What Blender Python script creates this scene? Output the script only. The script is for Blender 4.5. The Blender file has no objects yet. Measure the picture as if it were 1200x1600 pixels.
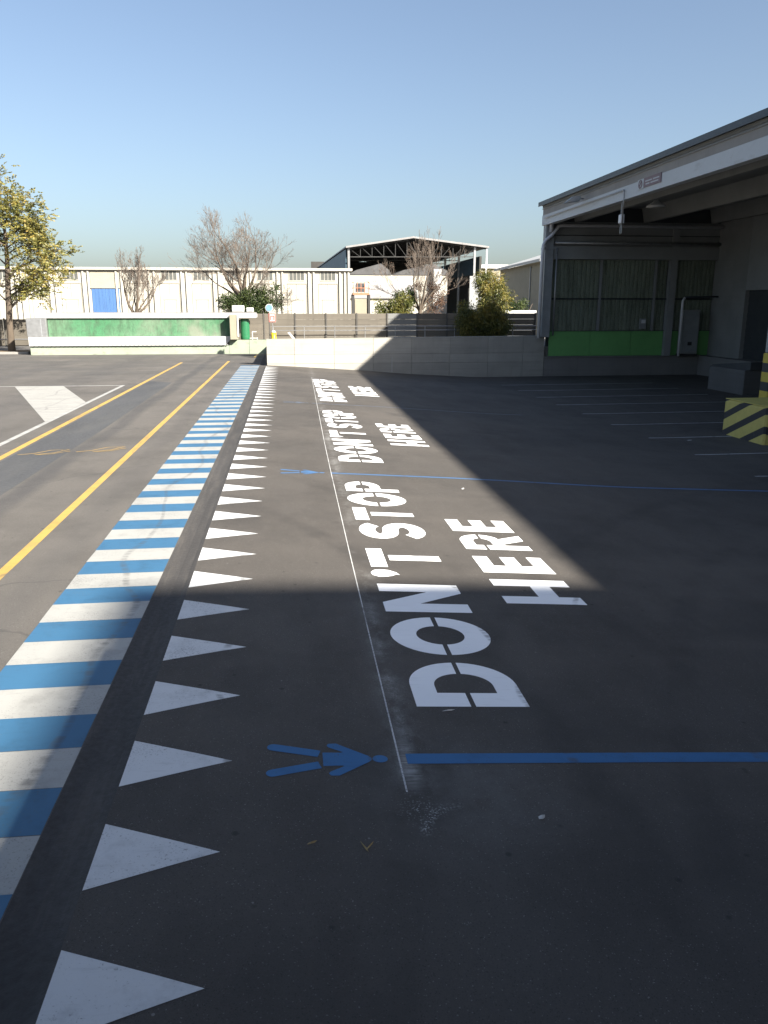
import bpy, bmesh, math, random
from mathutils import Vector, Matrix
R = math.radians
random.seed(7)
sc = bpy.context.scene
COL = sc.collection

# ------------------------------------------------------------------ camera, sky, sun, exposure
cam_d = bpy.data.cameras.new('camera')
cam = bpy.data.objects.new('camera', cam_d); COL.objects.link(cam)
cam.location = (0, 0, 3.2)
cam.rotation_euler = (R(90 - 14.38), 0, R(-6.73))
cam_d.sensor_width = 36; cam_d.lens = 36 * 1248 / 1600
cam_d.clip_start = 0.05; cam_d.clip_end = 6000
sc.camera = cam

SUN = Vector((1.14, -1.30, 1.0)).normalized()          # towards the sun
elev = math.asin(SUN.z); azim = math.atan2(SUN.x, SUN.y)
world = bpy.data.worlds.new('World'); sc.world = world; world.use_nodes = True
wn = world.node_tree.nodes
sky = wn.new('ShaderNodeTexSky'); sky.sky_type = 'NISHITA'; sky.sun_disc = False
sky.sun_elevation = elev; sky.sun_rotation = azim
sky.air_density = 1.0; sky.dust_density = 2.3; sky.ozone_density = 2.7
hsv = wn.new('ShaderNodeHueSaturation'); hsv.inputs['Saturation'].default_value = 0.90     # milky autumn air, the same all round
world.node_tree.links.new(sky.outputs[0], hsv.inputs['Color'])
world.node_tree.links.new(hsv.outputs[0], wn['Background'].inputs[0])
wn['Background'].inputs[1].default_value = 0.050
sd = bpy.data.lights.new('sun', 'SUN'); sd.energy = 5.0; sd.angle = R(0.9); sd.color = (1.0, 0.93, 0.82)
sun = bpy.data.objects.new('sun', sd); COL.objects.link(sun)
sun.rotation_euler = (-SUN).to_track_quat('-Z', 'Y').to_euler()
sun.location = SUN * 80
vs = sc.view_settings
vs.view_transform = 'Standard'; vs.look = 'None'; vs.exposure = 1.85; vs.gamma = 1.0; vs.use_curve_mapping = False

# ------------------------------------------------------------------ materials
MATS = {}
def nodes_of(name):
    m = bpy.data.materials.new(name); m.use_nodes = True
    nt = m.node_tree; return m, nt, nt.nodes, nt.links, nt.nodes['Principled BSDF']
def _noise(N, L, vec, scale, detail=4, rough=.6, stretch=None):
    t = N.new('ShaderNodeTexNoise'); t.inputs['Scale'].default_value = scale
    t.inputs['Detail'].default_value = detail; t.inputs['Roughness'].default_value = rough
    if stretch:
        mp = N.new('ShaderNodeVectorMath'); mp.operation = 'MULTIPLY'; mp.inputs[1].default_value = stretch
        L.new(vec, mp.inputs[0]); L.new(mp.outputs[0], t.inputs['Vector'])
    else: L.new(vec, t.inputs['Vector'])
    return t.outputs['Fac']
def _ramp(N, L, fac, a, b, va=0., vb=1.):
    mr = N.new('ShaderNodeMapRange'); mr.inputs[1].default_value = a; mr.inputs[2].default_value = b
    mr.inputs[3].default_value = va; mr.inputs[4].default_value = vb
    L.new(fac, mr.inputs[0]); return mr.outputs[0]
def _mix(N, L, fac, a, b, mode='MIX'):
    mx = N.new('ShaderNodeMix'); mx.data_type = 'RGBA'; mx.blend_type = mode
    if isinstance(fac, (int, float)): mx.inputs[0].default_value = fac
    else: L.new(fac, mx.inputs[0])
    for i, v in ((6, a), (7, b)):
        if isinstance(v, (tuple, list)): mx.inputs[i].default_value = (*v[:3], 1)
        else: L.new(v, mx.inputs[i])
    return mx.outputs[2]
def _math(N, L, op, a, b=None, c=None):
    m = N.new('ShaderNodeMath'); m.operation = op
    for i, v in enumerate((a, b, c)):
        if v is None: continue
        if isinstance(v, (int, float)): m.inputs[i].default_value = v
        else: L.new(v, m.inputs[i])
    return m.outputs[0]
def _pos(N):
    return N.new('ShaderNodeNewGeometry').outputs['Position']
def _bump(N, L, bs, h, strength=.3, dist=.01):
    b = N.new('ShaderNodeBump'); b.inputs['Strength'].default_value = strength; b.inputs['Distance'].default_value = dist
    L.new(h, b.inputs['Height']); L.new(b.outputs[0], bs.inputs['Normal'])

def mat(name, col, rough=.7, var=.18, scale=1.2, dirt=None, dirt_amt=.0, dirt_scale=1.5, stretch=None, metal=0., bump=.0, bscale=40, rnd=0., spec=.5):
    """plain weathered surface: base colour with broad and fine variation, optional dirt"""
    if name in MATS: return MATS[name]
    m, nt, N, L, bs = nodes_of(name); p = _pos(N)
    f1 = _noise(N, L, p, scale, 5, .6, stretch); f2 = _noise(N, L, p, scale * 14, 3)
    lo = tuple(c * (1 - var) for c in col); hi = tuple(min(.95, c * (1 + var)) for c in col)
    c = _mix(N, L, _ramp(N, L, f1, .3, .7), lo, hi)
    c = _mix(N, L, _ramp(N, L, f2, .35, .7, 0, var * .8), c, tuple(x * .6 for x in col))
    if dirt:
        f3 = _noise(N, L, p, dirt_scale, 7, .72, stretch)
        c = _mix(N, L, _ramp(N, L, f3, .62 - dirt_amt * .4, .80 - dirt_amt * .25, 0, .85), c, dirt)
    if rnd:
        oi = N.new('ShaderNodeObjectInfo')
        c2 = N.new('ShaderNodeHueSaturation'); L.new(c, c2.inputs['Color'])
        L.new(_ramp(N, L, oi.outputs['Random'], 0, 1, 1 - rnd, 1 + rnd), c2.inputs['Value']); c = c2.outputs[0]
    L.new(c, bs.inputs['Base Color'])
    L.new(_ramp(N, L, f2, .3, .7, max(.05, rough - .1), min(1, rough + .1)), bs.inputs['Roughness'])
    bs.inputs['Metallic'].default_value = metal; bs.inputs['Specular IOR Level'].default_value = spec
    if bump: _bump(N, L, bs, _noise(N, L, p, bscale, 4), bump, .01)
    MATS[name] = m; return m

def asphalt(name, col, warm, kind):
    m, nt, N, L, bs = nodes_of(name); p = _pos(N)
    sx = N.new('ShaderNodeSeparateXYZ'); L.new(p, sx.inputs[0]); X, Y = sx.outputs[0], sx.outputs[1]
    big = _noise(N, L, p, .22, 4, .55); mid = _noise(N, L, p, 1.1, 6, .65, (1, .35, 1)); fine = _noise(N, L, p, 95, 3, .7)
    grain = N.new('ShaderNodeTexVoronoi'); grain.inputs['Scale'].default_value = 160; L.new(p, grain.inputs['Vector'])
    c = _mix(N, L, _ramp(N, L, big, .3, .7), tuple(x * .84 for x in col), tuple(x * 1.14 for x in warm))
    c = _mix(N, L, _ramp(N, L, mid, .42, .75, 0, .38), c, tuple(x * .62 for x in col))
    c = _mix(N, L, _ramp(N, L, fine, .3, .75, 0, .34), c, tuple(x * 1.75 for x in warm))
    g = N.new('ShaderNodeSeparateColor'); L.new(grain.outputs['Color'], g.inputs[0])
    c = _mix(N, L, _ramp(N, L, g.outputs[0], .982, .995, 0, .4), c, (.33, .32, .30))       # pale stones in the wearing course
    c = _mix(N, L, _ramp(N, L, g.outputs[1], .93, .97, 0, .5), c, (.018, .018, .018))
    pv = N.new('ShaderNodeTexVoronoi'); pv.inputs['Scale'].default_value = 7; L.new(p, pv.inputs['Vector'])
    ps = N.new('ShaderNodeSeparateColor'); L.new(pv.outputs['Color'], ps.inputs[0])
    c = _mix(N, L, _math(N, L, 'MULTIPLY', _ramp(N, L, pv.outputs['Distance'], .05, .075, .75, 0), _math(N, L, 'GREATER_THAN', ps.outputs[0], .95)), c, (.24, .23, .22))   # grit
    c = _mix(N, L, _math(N, L, 'MULTIPLY', _ramp(N, L, pv.outputs['Distance'], .10, .20, .6, 0), _math(N, L, 'LESS_THAN', ps.outputs[0], .05)), c, (.015, .015, .015))     # drips
    spots = _noise(N, L, p, 2.3, 2, .4)
    c = _mix(N, L, _ramp(N, L, spots, .74, .80, 0, .5), c, tuple(x * .45 for x in col))     # oil spots
    blot = _noise(N, L, p, .55, 7, .68); c = _mix(N, L, _ramp(N, L, blot, .46, .70, 0, .55), c, tuple(x * .55 for x in col))
    c = _mix(N, L, _ramp(N, L, _noise(N, L, p, 3.5, 6, .75), .60, .80, 0, .35), c, tuple(x * 1.7 for x in warm))
    if kind == 'new':
        for cx_, cy_, rr in ((-14, 4, 16.2), (-14, 4, 18.1), (22, -2, 20.3), (22, -2, 22.2), (9, 30, 6.5)):       # turning tyre tracks
            vt = N.new('ShaderNodeVectorMath'); vt.operation = 'DISTANCE'; L.new(p, vt.inputs[0]); vt.inputs[1].default_value = (cx_, cy_, 0)
            tk = _ramp(N, L, _math(N, L, 'ABSOLUTE', _math(N, L, 'SUBTRACT', vt.outputs['Value'], rr)), .08, .20, 1, 0)
            c = _mix(N, L, _math(N, L, 'MULTIPLY', tk, _ramp(N, L, blot, .38, .62, .05, .42)), c, tuple(x * .6 for x in col))
        # chalk dust trampled around the snapped line
        xl = _math(N, L, 'MULTIPLY_ADD', Y, .0107, .69)
        dx = _math(N, L, 'SUBTRACT', X, xl); ad = _math(N, L, 'ABSOLUTE', _math(N, L, 'SUBTRACT', dx, .07))
        near = _ramp(N, L, ad, 0, .26, 1, 0)
        dn = _noise(N, L, p, 1.7, 5, .7, (1, .8, 1)); dfine = _noise(N, L, p, 60, 2, .6)
        d = _math(N, L, 'MULTIPLY', _math(N, L, 'MULTIPLY', near, near), _ramp(N, L, dn, .44, .72))
        d = _math(N, L, 'MULTIPLY', d, _ramp(N, L, Y, 4.8, 5.05, 0, 1))
        c = _mix(N, L, _math(N, L, 'MULTIPLY', d, _math(N, L, 'MULTIPLY', _ramp(N, L, dfine, .3, .7, .2, .9), _ramp(N, L, Y, 5.2, 9.0, 1.0, .55))), c, (.55, .56, .55))
        # broad dusty wash near the start of the line
        v = N.new('ShaderNodeVectorMath'); v.operation = 'DISTANCE'; L.new(p, v.inputs[0]); v.inputs[1].default_value = (1.15, 4.95, -.14)
        wash = _math(N, L, 'MULTIPLY', _ramp(N, L, v.outputs['Value'], .1, 1.0, 1, 0), _ramp(N, L, dn, .35, .7))
        c = _mix(N, L, _math(N, L, 'MULTIPLY', wash, .16), c, (.45, .46, .46))
        # brushed-up dust right of the line's near end
        e0 = _math(N, L, 'MULTIPLY', _ramp(N, L, _math(N, L, 'ABSOLUTE', _math(N, L, 'SUBTRACT', dx, .055)), .02, .10, 1, 0), _math(N, L, 'MULTIPLY', _ramp(N, L, Y, 4.85, 5.1, 0, 1), _ramp(N, L, Y, 5.3, 5.9, 1, 0)))
        c = _mix(N, L, _math(N, L, 'MULTIPLY', e0, _ramp(N, L, _noise(N, L, p, 14, 4, .7, (.25, 2.5, 1)), .35, .7, .1, .65)), c, (.5, .51, .5))
        # loose specks below it
        v4 = N.new('ShaderNodeVectorMath'); v4.operation = 'DISTANCE'; L.new(p, v4.inputs[0]); v4.inputs[1].default_value = (.80, 4.72, -.11)
        c = _mix(N, L, _math(N, L, 'MULTIPLY', _ramp(N, L, v4.outputs['Value'], .02, .20, 1, 0), _ramp(N, L, dfine, .58, .66, 0, .55)), c, (.45, .46, .45))
        # pale curved scrape
        v2 = N.new('ShaderNodeVectorMath'); v2.operation = 'DISTANCE'; L.new(p, v2.inputs[0]); v2.inputs[1].default_value = (1.10, 4.43, -.13)
        ring = _ramp(N, L, _math(N, L, 'ABSOLUTE', _math(N, L, 'SUBTRACT', v2.outputs['Value'], .30)), 0, .055, 1, 0)
        ringm = _math(N, L, 'MULTIPLY', ring, _math(N, L, 'MULTIPLY', _ramp(N, L, X, .80, 1.15, 1, 0), _ramp(N, L, Y, 4.40, 4.52, 0, 1)))
        c = _mix(N, L, _math(N, L, 'MULTIPLY', ringm, _ramp(N, L, dfine, .5, .64, 0, .8)), c, (.55, .56, .55))
        # arcs of rolled tyre tracks
        w = N.new('ShaderNodeTexNoise'); w.inputs['Scale'].default_value = .5; w.inputs['Detail'].default_value = 3
        mp = N.new('ShaderNodeVectorMath'); mp.operation = 'MULTIPLY'; mp.inputs[1].default_value = (.35, 2.2, 1); L.new(p, mp.inputs[0]); L.new(mp.outputs[0], w.inputs['Vector'])
        c = _mix(N, L, _ramp(N, L, w.outputs['Fac'], .55, .8, 0, .35), c, tuple(x * 1.5 for x in warm))
    else:
        # tyre-darkened wheel paths along the lane
        for x0, wd, amt in ((-4.75, .33, .62), (-5.65, .45, .25), (-3.05, .3, .22), (-9.5, 1.3, .3), (-13.0, .8, .3)):
            wob = _math(N, L, 'MULTIPLY_ADD', _noise(N, L, p, .12, 2), .9, x0 - .45)
            ad = _math(N, L, 'ABSOLUTE', _math(N, L, 'SUBTRACT', X, wob))
            f = _math(N, L, 'MULTIPLY', _ramp(N, L, ad, wd * .35, wd, amt, 0), _ramp(N, L, mid, .3, .6, .5, 1))
            c = _mix(N, L, f, c, (.05, .05, .053))
        far = _math(N, L, 'MULTIPLY', _ramp(N, L, Y, 36, 44, 0, 1), _ramp(N, L, _noise(N, L, p, .3, 5, .6, (.5, 1.6, 1)), .4, .65, 0, .55))
        c = _mix(N, L, far, c, (.06, .06, .06))                                              # turning scuffs in front of the dock
        cr = N.new('ShaderNodeTexVoronoi'); cr.feature = 'DISTANCE_TO_EDGE'; cr.inputs['Scale'].default_value = .16
        dw = N.new('ShaderNodeVectorMath'); dw.operation = 'ADD'
        nz = N.new('ShaderNodeTexNoise'); nz.inputs['Scale'].default_value = .8; nz.inputs['Detail'].default_value = 4; L.new(p, nz.inputs['Vector'])
        L.new(p, dw.inputs[0]); L.new(nz.outputs['Color'], dw.inputs[1]); L.new(dw.outputs[0], cr.inputs['Vector'])
        c = _mix(N, L, _ramp(N, L, cr.outputs['Distance'], .0015, .004, .4, 0), c, (.04, .04, .04))   # cracks
    L.new(c, bs.inputs['Base Color'])
    L.new(_ramp(N, L, mid, .3, .7, .78, .92), bs.inputs['Roughness'])
    bs.inputs['Specular IOR Level'].default_value = .35
    h = _math(N, L, 'ADD', fine, _math(N, L, 'MULTIPLY', grain.outputs['Distance'], .8))
    _bump(N, L, bs, h, .55, .006)
    MATS[name] = m; return m

def paint(name, col, wear=.3, ground=(.06, .058, .055), streak=False):
    """road paint: worn through to the asphalt in specks and scuffs"""
    m, nt, N, L, bs = nodes_of(name); p = _pos(N)
    a = _noise(N, L, p, 60, 4, .75); b = _noise(N, L, p, 1.4, 5, .6, (.3, 2.2, 1) if streak else None); s = _noise(N, L, p, 6, 5, .7, (.4, 2.5, 1))
    c = _mix(N, L, _ramp(N, L, b, .3, .7, 0, .35), col, tuple(x * .82 for x in col))
    c = _mix(N, L, _ramp(N, L, s, .56, .74, 0, .25 + wear * .4), c, tuple(x * .58 for x in col))
    k = _math(N, L, 'MULTIPLY_ADD', b, .5, a)
    c = _mix(N, L, _ramp(N, L, k, .98 - wear * .35, 1.06 - wear * .2, 0, .85), c, ground)
    if wear > .25:
        c = _mix(N, L, _ramp(N, L, _noise(N, L, p, 2.4, 6, .72), .50, .74, 0, .55), c, tuple(x * .5 for x in col))
        c = _mix(N, L, _math(N, L, 'MULTIPLY', _ramp(N, L, _noise(N, L, p, 26, 5, .8), .60, .68, 0, .8), _ramp(N, L, _noise(N, L, p, 1.9, 3), .50, .66)), c, ground)
    # thin dark rubber scuffs
    wv = N.new('ShaderNodeTexWave'); wv.inputs['Scale'].default_value = .22; wv.inputs['Distortion'].default_value = 9; wv.inputs['Detail'].default_value = 3; wv.inputs['Detail Scale'].default_value = .6
    L.new(p, wv.inputs['Vector'])
    c = _mix(N, L, _math(N, L, 'MULTIPLY', _ramp(N, L, wv.outputs['Fac'], .988, .999, 0, .55), _ramp(N, L, s, .4, .6)), c, (.06, .06, .06))
    L.new(c, bs.inputs['Base Color']); bs.inputs['Roughness'].default_value = .62
    _bump(N, L, bs, a, .25, .004)
    MATS[name] = m; return m

def concrete(name, col, board=.5, streak=.5):
    m, nt, N, L, bs = nodes_of(name); p = _pos(N)
    f = _noise(N, L, p, .8, 6, .6); bd = _noise(N, L, p, 1.0, 4, .6, (.25, .25, 9)); st = _noise(N, L, p, 1.0, 5, .65, (3.2, 3.2, .25)); fi = _noise(N, L, p, 30, 4, .7)
    c = _mix(N, L, _ramp(N, L, f, .3, .7), tuple(x * .88 for x in col), tuple(min(.95, x * 1.1) for x in col))
    c = _mix(N, L, _ramp(N, L, bd, .45, .7, 0, board), c, tuple(x * .72 for x in col))
    c = _mix(N, L, _ramp(N, L, st, .55, .8, 0, streak), c, tuple(x * .55 for x in col))
    c = _mix(N, L, _ramp(N, L, fi, .55, .8, 0, .3), c, tuple(x * .65 for x in col))
    oi = N.new('ShaderNodeObjectInfo'); hs = N.new('ShaderNodeHueSaturation'); L.new(c, hs.inputs['Color'])
    L.new(_ramp(N, L, oi.outputs['Random'], 0, 1, .90, 1.08), hs.inputs['Value'])
    L.new(hs.outputs[0], bs.inputs['Base Color']); bs.inputs['Roughness'].default_value = .88
    _bump(N, L, bs, _math(N, L, 'ADD', bd, _math(N, L, 'MULTIPLY', fi, .4)), .4, .01)
    MATS[name] = m; return m

def leaf_mat(name, cols, transl=.35):
    m, nt, N, L, bs = nodes_of(name)
    g = N.new('ShaderNodeNewGeometry'); cr = N.new('ShaderNodeValToRGB'); cr.color_ramp.interpolation = 'LINEAR'
    el = cr.color_ramp.elements
    while len(el) < len(cols): el.new(.5)
    for i, (e, c) in enumerate(zip(el, cols)): e.position = i / (len(cols) - 1); e.color = (*c, 1)
    big = _noise(N, L, g.outputs['Position'], .9, 3)
    k = _math(N, L, 'ADD', _math(N, L, 'MULTIPLY', g.outputs['Random Per Island'], .55), _ramp(N, L, big, .3, .7, -.05, .55))
    L.new(k, cr.inputs[0])
    L.new(cr.outputs[0], bs.inputs['Base Color']); bs.inputs['Roughness'].default_value = .55
    tr = N.new('ShaderNodeBsdfTranslucent'); L.new(cr.outputs[0], tr.inputs[0])
    mx = N.new('ShaderNodeMixShader'); mx.inputs[0].default_value = transl
    L.new(bs.outputs[0], mx.inputs[1]); L.new(tr.outputs[0], mx.inputs[2]); L.new(mx.outputs[0], nt.nodes['Material Output'].inputs['Surface'])
    MATS[name] = m; return m

def green_weathered(name):
    m, nt, N, L, bs = nodes_of(name); p = _pos(N)
    sx = N.new('ShaderNodeSeparateXYZ'); L.new(p, sx.inputs[0])
    bigx = _noise(N, L, p, .28, 4, .6); st = _noise(N, L, p, 1.3, 6, .7, (1.6, 1, .5)); gr = _noise(N, L, p, 9, 5, .7, (1, 1, .6))
    c = _mix(N, L, _ramp(N, L, bigx, .35, .65), (.04, .155, .07), (.10, .18, .11))
    c = _mix(N, L, _ramp(N, L, st, .46, .66, 0, .8), c, (.035, .075, .04))
    c = _mix(N, L, _math(N, L, 'MULTIPLY', _ramp(N, L, gr, .5, .68, 0, .85), _ramp(N, L, sx.outputs[2], 1.1, 2.6, 1., .45)), c, (.03, .045, .03))
    pale = _math(N, L, 'MULTIPLY', _ramp(N, L, _noise(N, L, p, .33, 3), .5, .66), _ramp(N, L, sx.outputs[0], -12, -6, .1, .7))
    c = _mix(N, L, pale, c, (.19, .19, .155))
    L.new(c, bs.inputs['Base Color']); bs.inputs['Roughness'].default_value = .8
    MATS[name] = m; return m

M = {}
M['old'] = asphalt('old_asphalt', (.095, .089, .082), (.107, .098, .088), 'old')
M['new'] = asphalt('new_asphalt', (.066, .061, .056), (.076, .068, .060), 'new')
M['gutter'] = mat('gutter_tar', (.046, .043, .041), .85, .25, 1.5, (.075, .068, .060), .3, 3, (2.5, .25, 1), bump=.5, bscale=70)
M['patch'] = mat('tarmac_patch_skin', (.056, .058, .062), .85, .2, .9, (.075, .075, .074), .4, 1.2, (1, .25, 1), bump=.5, bscale=80)
M['w_new'] = paint('fresh_white_paint', (.88, .89, .89), .08)
M['w_zeb'] = paint('white_crossing_paint', (.34, .34, .32), .42, (.11, .105, .1))
M['w_tri'] = paint('white_triangle_paint', (.62, .63, .63), .42)
M['b_zeb'] = paint('blue_crossing_paint', (.036, .122, .225), .3, (.1, .1, .1))
M['b_line'] = paint('blue_line_paint', (.028, .130, .30), .3)
M['b_mid'] = paint('faded_blue_line_paint', (.055, .14, .29), .45)
M['b_worn'] = paint('worn_blue_line_paint', (.085, .115, .16), .8, (.07, .066, .06))
M['yel'] = paint('yellow_lane_paint', (.46, .295, .07), .5, (.11, .105, .1))
M['w_worn'] = paint('worn_white_line_paint', (.40, .40, .38), .72, (.12, .115, .11), True)
M['w_hatch'] = paint('brushed_white_hatch_paint', (.36, .355, .33), .62, (.13, .125, .12), True)
M['w_park'] = paint('thin_bay_line_paint', (.52, .53, .54), .6)
M['chalk'] = paint('chalk_line', (.55, .55, .54), .7)

# ------------------------------------------------------------------ mesh helpers
WORLD = {}       # world position of each object's origin
class MB:
    def __init__(s): s.v = []; s.f = []
    def add(s, vs, fs):
        o = len(s.v); s.v += [tuple(v) for v in vs]; s.f += [tuple(i + o for i in f) for f in fs]; return s
    def box(s, x0, x1, y0, y1, z0, z1):
        return s.add([(x0, y0, z0), (x1, y0, z0), (x1, y1, z0), (x0, y1, z0), (x0, y0, z1), (x1, y0, z1), (x1, y1, z1), (x0, y1, z1)],
                     [(3, 2, 1, 0), (4, 5, 6, 7), (0, 1, 5, 4), (1, 2, 6, 5), (2, 3, 7, 6), (3, 0, 4, 7)])
    def bbox(s, x0, x1, y0, y1, z0, z1, b=.01):
        """box with chamfered edges"""
        bm = bmesh.new(); bmesh.ops.create_cube(bm, size=1)
        for v in bm.verts: v.co = Vector((x0 + (v.co.x + .5) * (x1 - x0), y0 + (v.co.y + .5) * (y1 - y0), z0 + (v.co.z + .5) * (z1 - z0)))
        bmesh.ops.bevel(bm, geom=list(bm.edges), offset=b, segments=1, affect='EDGES')
        bm.verts.index_update(); s.add([v.co[:] for v in bm.verts], [[v.index for v in f.verts] for f in bm.faces]); bm.free(); return s
    def tube(s, pts, rads, n=8, cap=True):
        pts = [Vector(p) for p in pts]
        if isinstance(rads, (int, float)): rads = [rads] * len(pts)
        rings = []; prev = None
        for i, p in enumerate(pts):
            d = (pts[min(i + 1, len(pts) - 1)] - pts[max(i - 1, 0)])
            if d.length < 1e-9: d = Vector((0, 0, 1))
            d.normalize()
            if prev is None:
                a = Vector((0, 0, 1)) if abs(d.z) < .9 else Vector((1, 0, 0)); u = d.cross(a).normalized()
            else: u = (prev - d * prev.dot(d)); u = u.normalized() if u.length > 1e-6 else d.orthogonal().normalized()
            prev = u; w = d.cross(u)
            rings.append([p + (u * math.cos(2 * math.pi * k / n) + w * math.sin(2 * math.pi * k / n)) * rads[i] for k in range(n)])
        vs = [q for r in rings for q in r]; fs = []
        for i in range(len(rings) - 1):
            for k in range(n): a = i * n + k; b = i * n + (k + 1) % n; fs.append((a, b, b + n, a + n))
        if cap: fs.append(tuple(range(n - 1, -1, -1))); fs.append(tuple(range((len(rings) - 1) * n, len(rings) * n)))
        return s.add(vs, fs)
    def bar(s, p, q, w, h=None):
        """square bar between two points"""
        h = h or w; p = Vector(p); q = Vector(q); d = (q - p).normalized()
        a = Vector((0, 0, 1)) if abs(d.z) < .95 else Vector((0, 1, 0)); u = d.cross(a).normalized() * w / 2; v = u.cross(d).normalized() * h / 2
        vs = [p - u - v, p + u - v, p + u + v, p - u + v, q - u - v, q + u - v, q + u + v, q - u + v]
        return s.add(vs, [(3, 2, 1, 0), (4, 5, 6, 7), (0, 1, 5, 4), (1, 2, 6, 5), (2, 3, 7, 6), (3, 0, 4, 7)])
    def prism(s, poly, axis, a, b):
        """poly of 2D points extruded along an axis from a to b"""
        n = len(poly)
        def P(q, t): return (t, q[0], q[1]) if axis == 'x' else ((q[0], t, q[1]) if axis == 'y' else (q[0], q[1], t))
        return s.add([P(q, a) for q in poly] + [P(q, b) for q in poly],
                     [tuple(range(n - 1, -1, -1)), tuple(range(n, 2 * n))] + [(i, (i + 1) % n, n + (i + 1) % n, n + i) for i in range(n)])
    def build(s, name, m, parent=None, smooth=False, loc=None):
        me = bpy.data.meshes.new(name)
        o0 = Vector(loc) if loc is not None else (WORLD[parent.name] if parent else Vector((0, 0, 0)))
        me.from_pydata([tuple(Vector(v) - o0) for v in s.v], [], s.f); 
        bm = bmesh.new(); bm.from_mesh(me); bmesh.ops.recalc_face_normals(bm, faces=bm.faces); bm.to_mesh(me); bm.free()
        if smooth: me.polygons.foreach_set('use_smooth', [True] * len(me.polygons))
        me.materials.append(M[m] if isinstance(m, str) else m); me.update()
        o = bpy.data.objects.new(name, me); COL.objects.link(o)
        if parent: o.parent = parent; o.location = o0 - WORLD[parent.name]
        else: o.location = o0
        WORLD[o.name] = o0; return o
def tag(o, label=None, cat=None, group=None, kind=None):
    if label: o['label'] = label
    if cat: o['category'] = cat
    if group: o['group'] = group
    if kind: o['kind'] = kind
    return o
def thing(name, loc, label, cat, group=None):
    o = bpy.data.objects.new(name, None); COL.objects.link(o); o.location = loc; o.empty_display_size = .2
    WORLD[o.name] = Vector(loc); return tag(o, label, cat, group)
def piece(name, me, parent, wloc):
    o = bpy.data.objects.new(name, me); COL.objects.link(o); o.parent = parent
    o.location = Vector(wloc) - WORLD[parent.name]; WORLD[o.name] = Vector(wloc); return o
def mesh_of(mb, name, m):
    me = bpy.data.meshes.new(name); me.from_pydata(mb.v, [], mb.f); me.materials.append(M[m]); 
    bm = bmesh.new(); bm.from_mesh(me); bmesh.ops.recalc_face_normals(bm, faces=bm.faces); bm.to_mesh(me); bm.free(); me.update(); return me

# ------------------------------------------------------------------ ground (falls to the right of the gutter, towards the loading bays)
PX = [-3000, -1.62, -1.55, -1.43, -1.31, -1.25, -.4, 3.7, 7.0, 11.0, 20, 60, 3000]
PZ = [0, 0, -.014, -.02, -.014, 0, -.03, -.30, -.57, -.78, -.76, -.76, -.76]
def prof_raw(x):
    for i in range(len(PX) - 1):
        if x <= PX[i + 1]:
            t = (x - PX[i]) / (PX[i + 1] - PX[i]); return PZ[i] + t * (PZ[i + 1] - PZ[i])
    return PZ[-1]
def prof_s(x):
    if x < -1.2: return prof_raw(x)
    r = min(.8, (x + 1.25) * .8); 
    return sum(prof_raw(x + r * k / 4) for k in range(-4, 5)) / 9
XS = sorted(set([-3000, -400, -120, -60, -30, -12, -6.9, -5, -3.6, -2.67, -1.62, -1.55, -1.43, -1.31, -1.25] + [round(-1.0 + .25 * i, 2) for i in range(0, 60)] + [16, 20, 26, 40, 60, 150, 600, 3000]))
ZS = [prof_s(x) for x in XS]
def gz(x):
    for i in range(len(XS) - 1):
        if x <= XS[i + 1]:
            t = (x - XS[i]) / (XS[i + 1] - XS[i]); return ZS[i] + t * (ZS[i + 1] - ZS[i])
    return ZS[-1]
YS = [-3000, -300, -60, -10, 0, 5, 10, 20, 30, 40, 47, 60, 90, 200, 800, 4000]
vs_ = [(x, y, z) for y in YS for x, z in zip(XS, ZS)]; nx = len(XS)
fs_ = []; mi = []
for j in range(len(YS) - 1):
    for i in range(nx - 1):
        fs_.append((j * nx + i, j * nx + i + 1, (j + 1) * nx + i + 1, (j + 1) * nx + i))
        xm = (XS[i] + XS[i + 1]) / 2; mi.append(0 if xm < -1.62 else (1 if xm < -1.25 else 2))
me = bpy.data.meshes.new('ground'); me.from_pydata(vs_, [], fs_)
for k in ('old', 'gutter', 'new'): me.materials.append(M[k])
me.polygons.foreach_set('material_index', mi); me.update()
ground = bpy.data.objects.new('ground', me); COL.objects.link(ground); WORLD['ground'] = Vector((0, 0, 0))
tag(ground, kind='structure'); ground['label'] = 'grey asphalt yard falling gently towards the loading bays on the right'

def decal(name, polys, m, lift=.004, label=None):
    lift *= .65
    """flat marking: polygons in ground plan, cut at the ground's own columns and laid on it"""
    bm = bmesh.new()
    for poly in polys:
        vv = [bm.verts.new((x, y, 0)) for x, y in poly]; bm.faces.new(vv)
    bm.normal_update(); bmesh.ops.triangulate(bm, faces=bm.faces, ngon_method='EAR_CLIP')
    x0 = min(v.co.x for v in bm.verts); x1 = max(v.co.x for v in bm.verts)
    for x in XS:
        if x0 < x < x1:
            bmesh.ops.bisect_plane(bm, geom=list(bm.verts) + list(bm.edges) + list(bm.faces), plane_co=(x, 0, 0), plane_no=(1, 0, 0), dist=1e-5)
    for v in bm.verts: v.co.z = gz(v.co.x) + lift
    bmesh.ops.recalc_face_normals(bm, faces=bm.faces)
    for f in bm.faces:
        if f.normal.z < 0: f.normal_flip()
    c = sum((v.co for v in bm.verts), Vector()) / len(bm.verts)
    for v in bm.verts: v.co -= c
    me = bpy.data.meshes.new(name); bm.to_mesh(me); bm.free(); me.materials.append(M[m])
    o = bpy.data.objects.new(name, me); COL.objects.link(o); o.parent = ground; o.location = c; WORLD[o.name] = c.copy()
    if label: o['label'] = label
    return o
def rect(x0, x1, y0, y1): return [(x0, y0), (x1, y0), (x1, y1), (x0, y1)]
rj = lambda a: random.uniform(-a, a)

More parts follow.
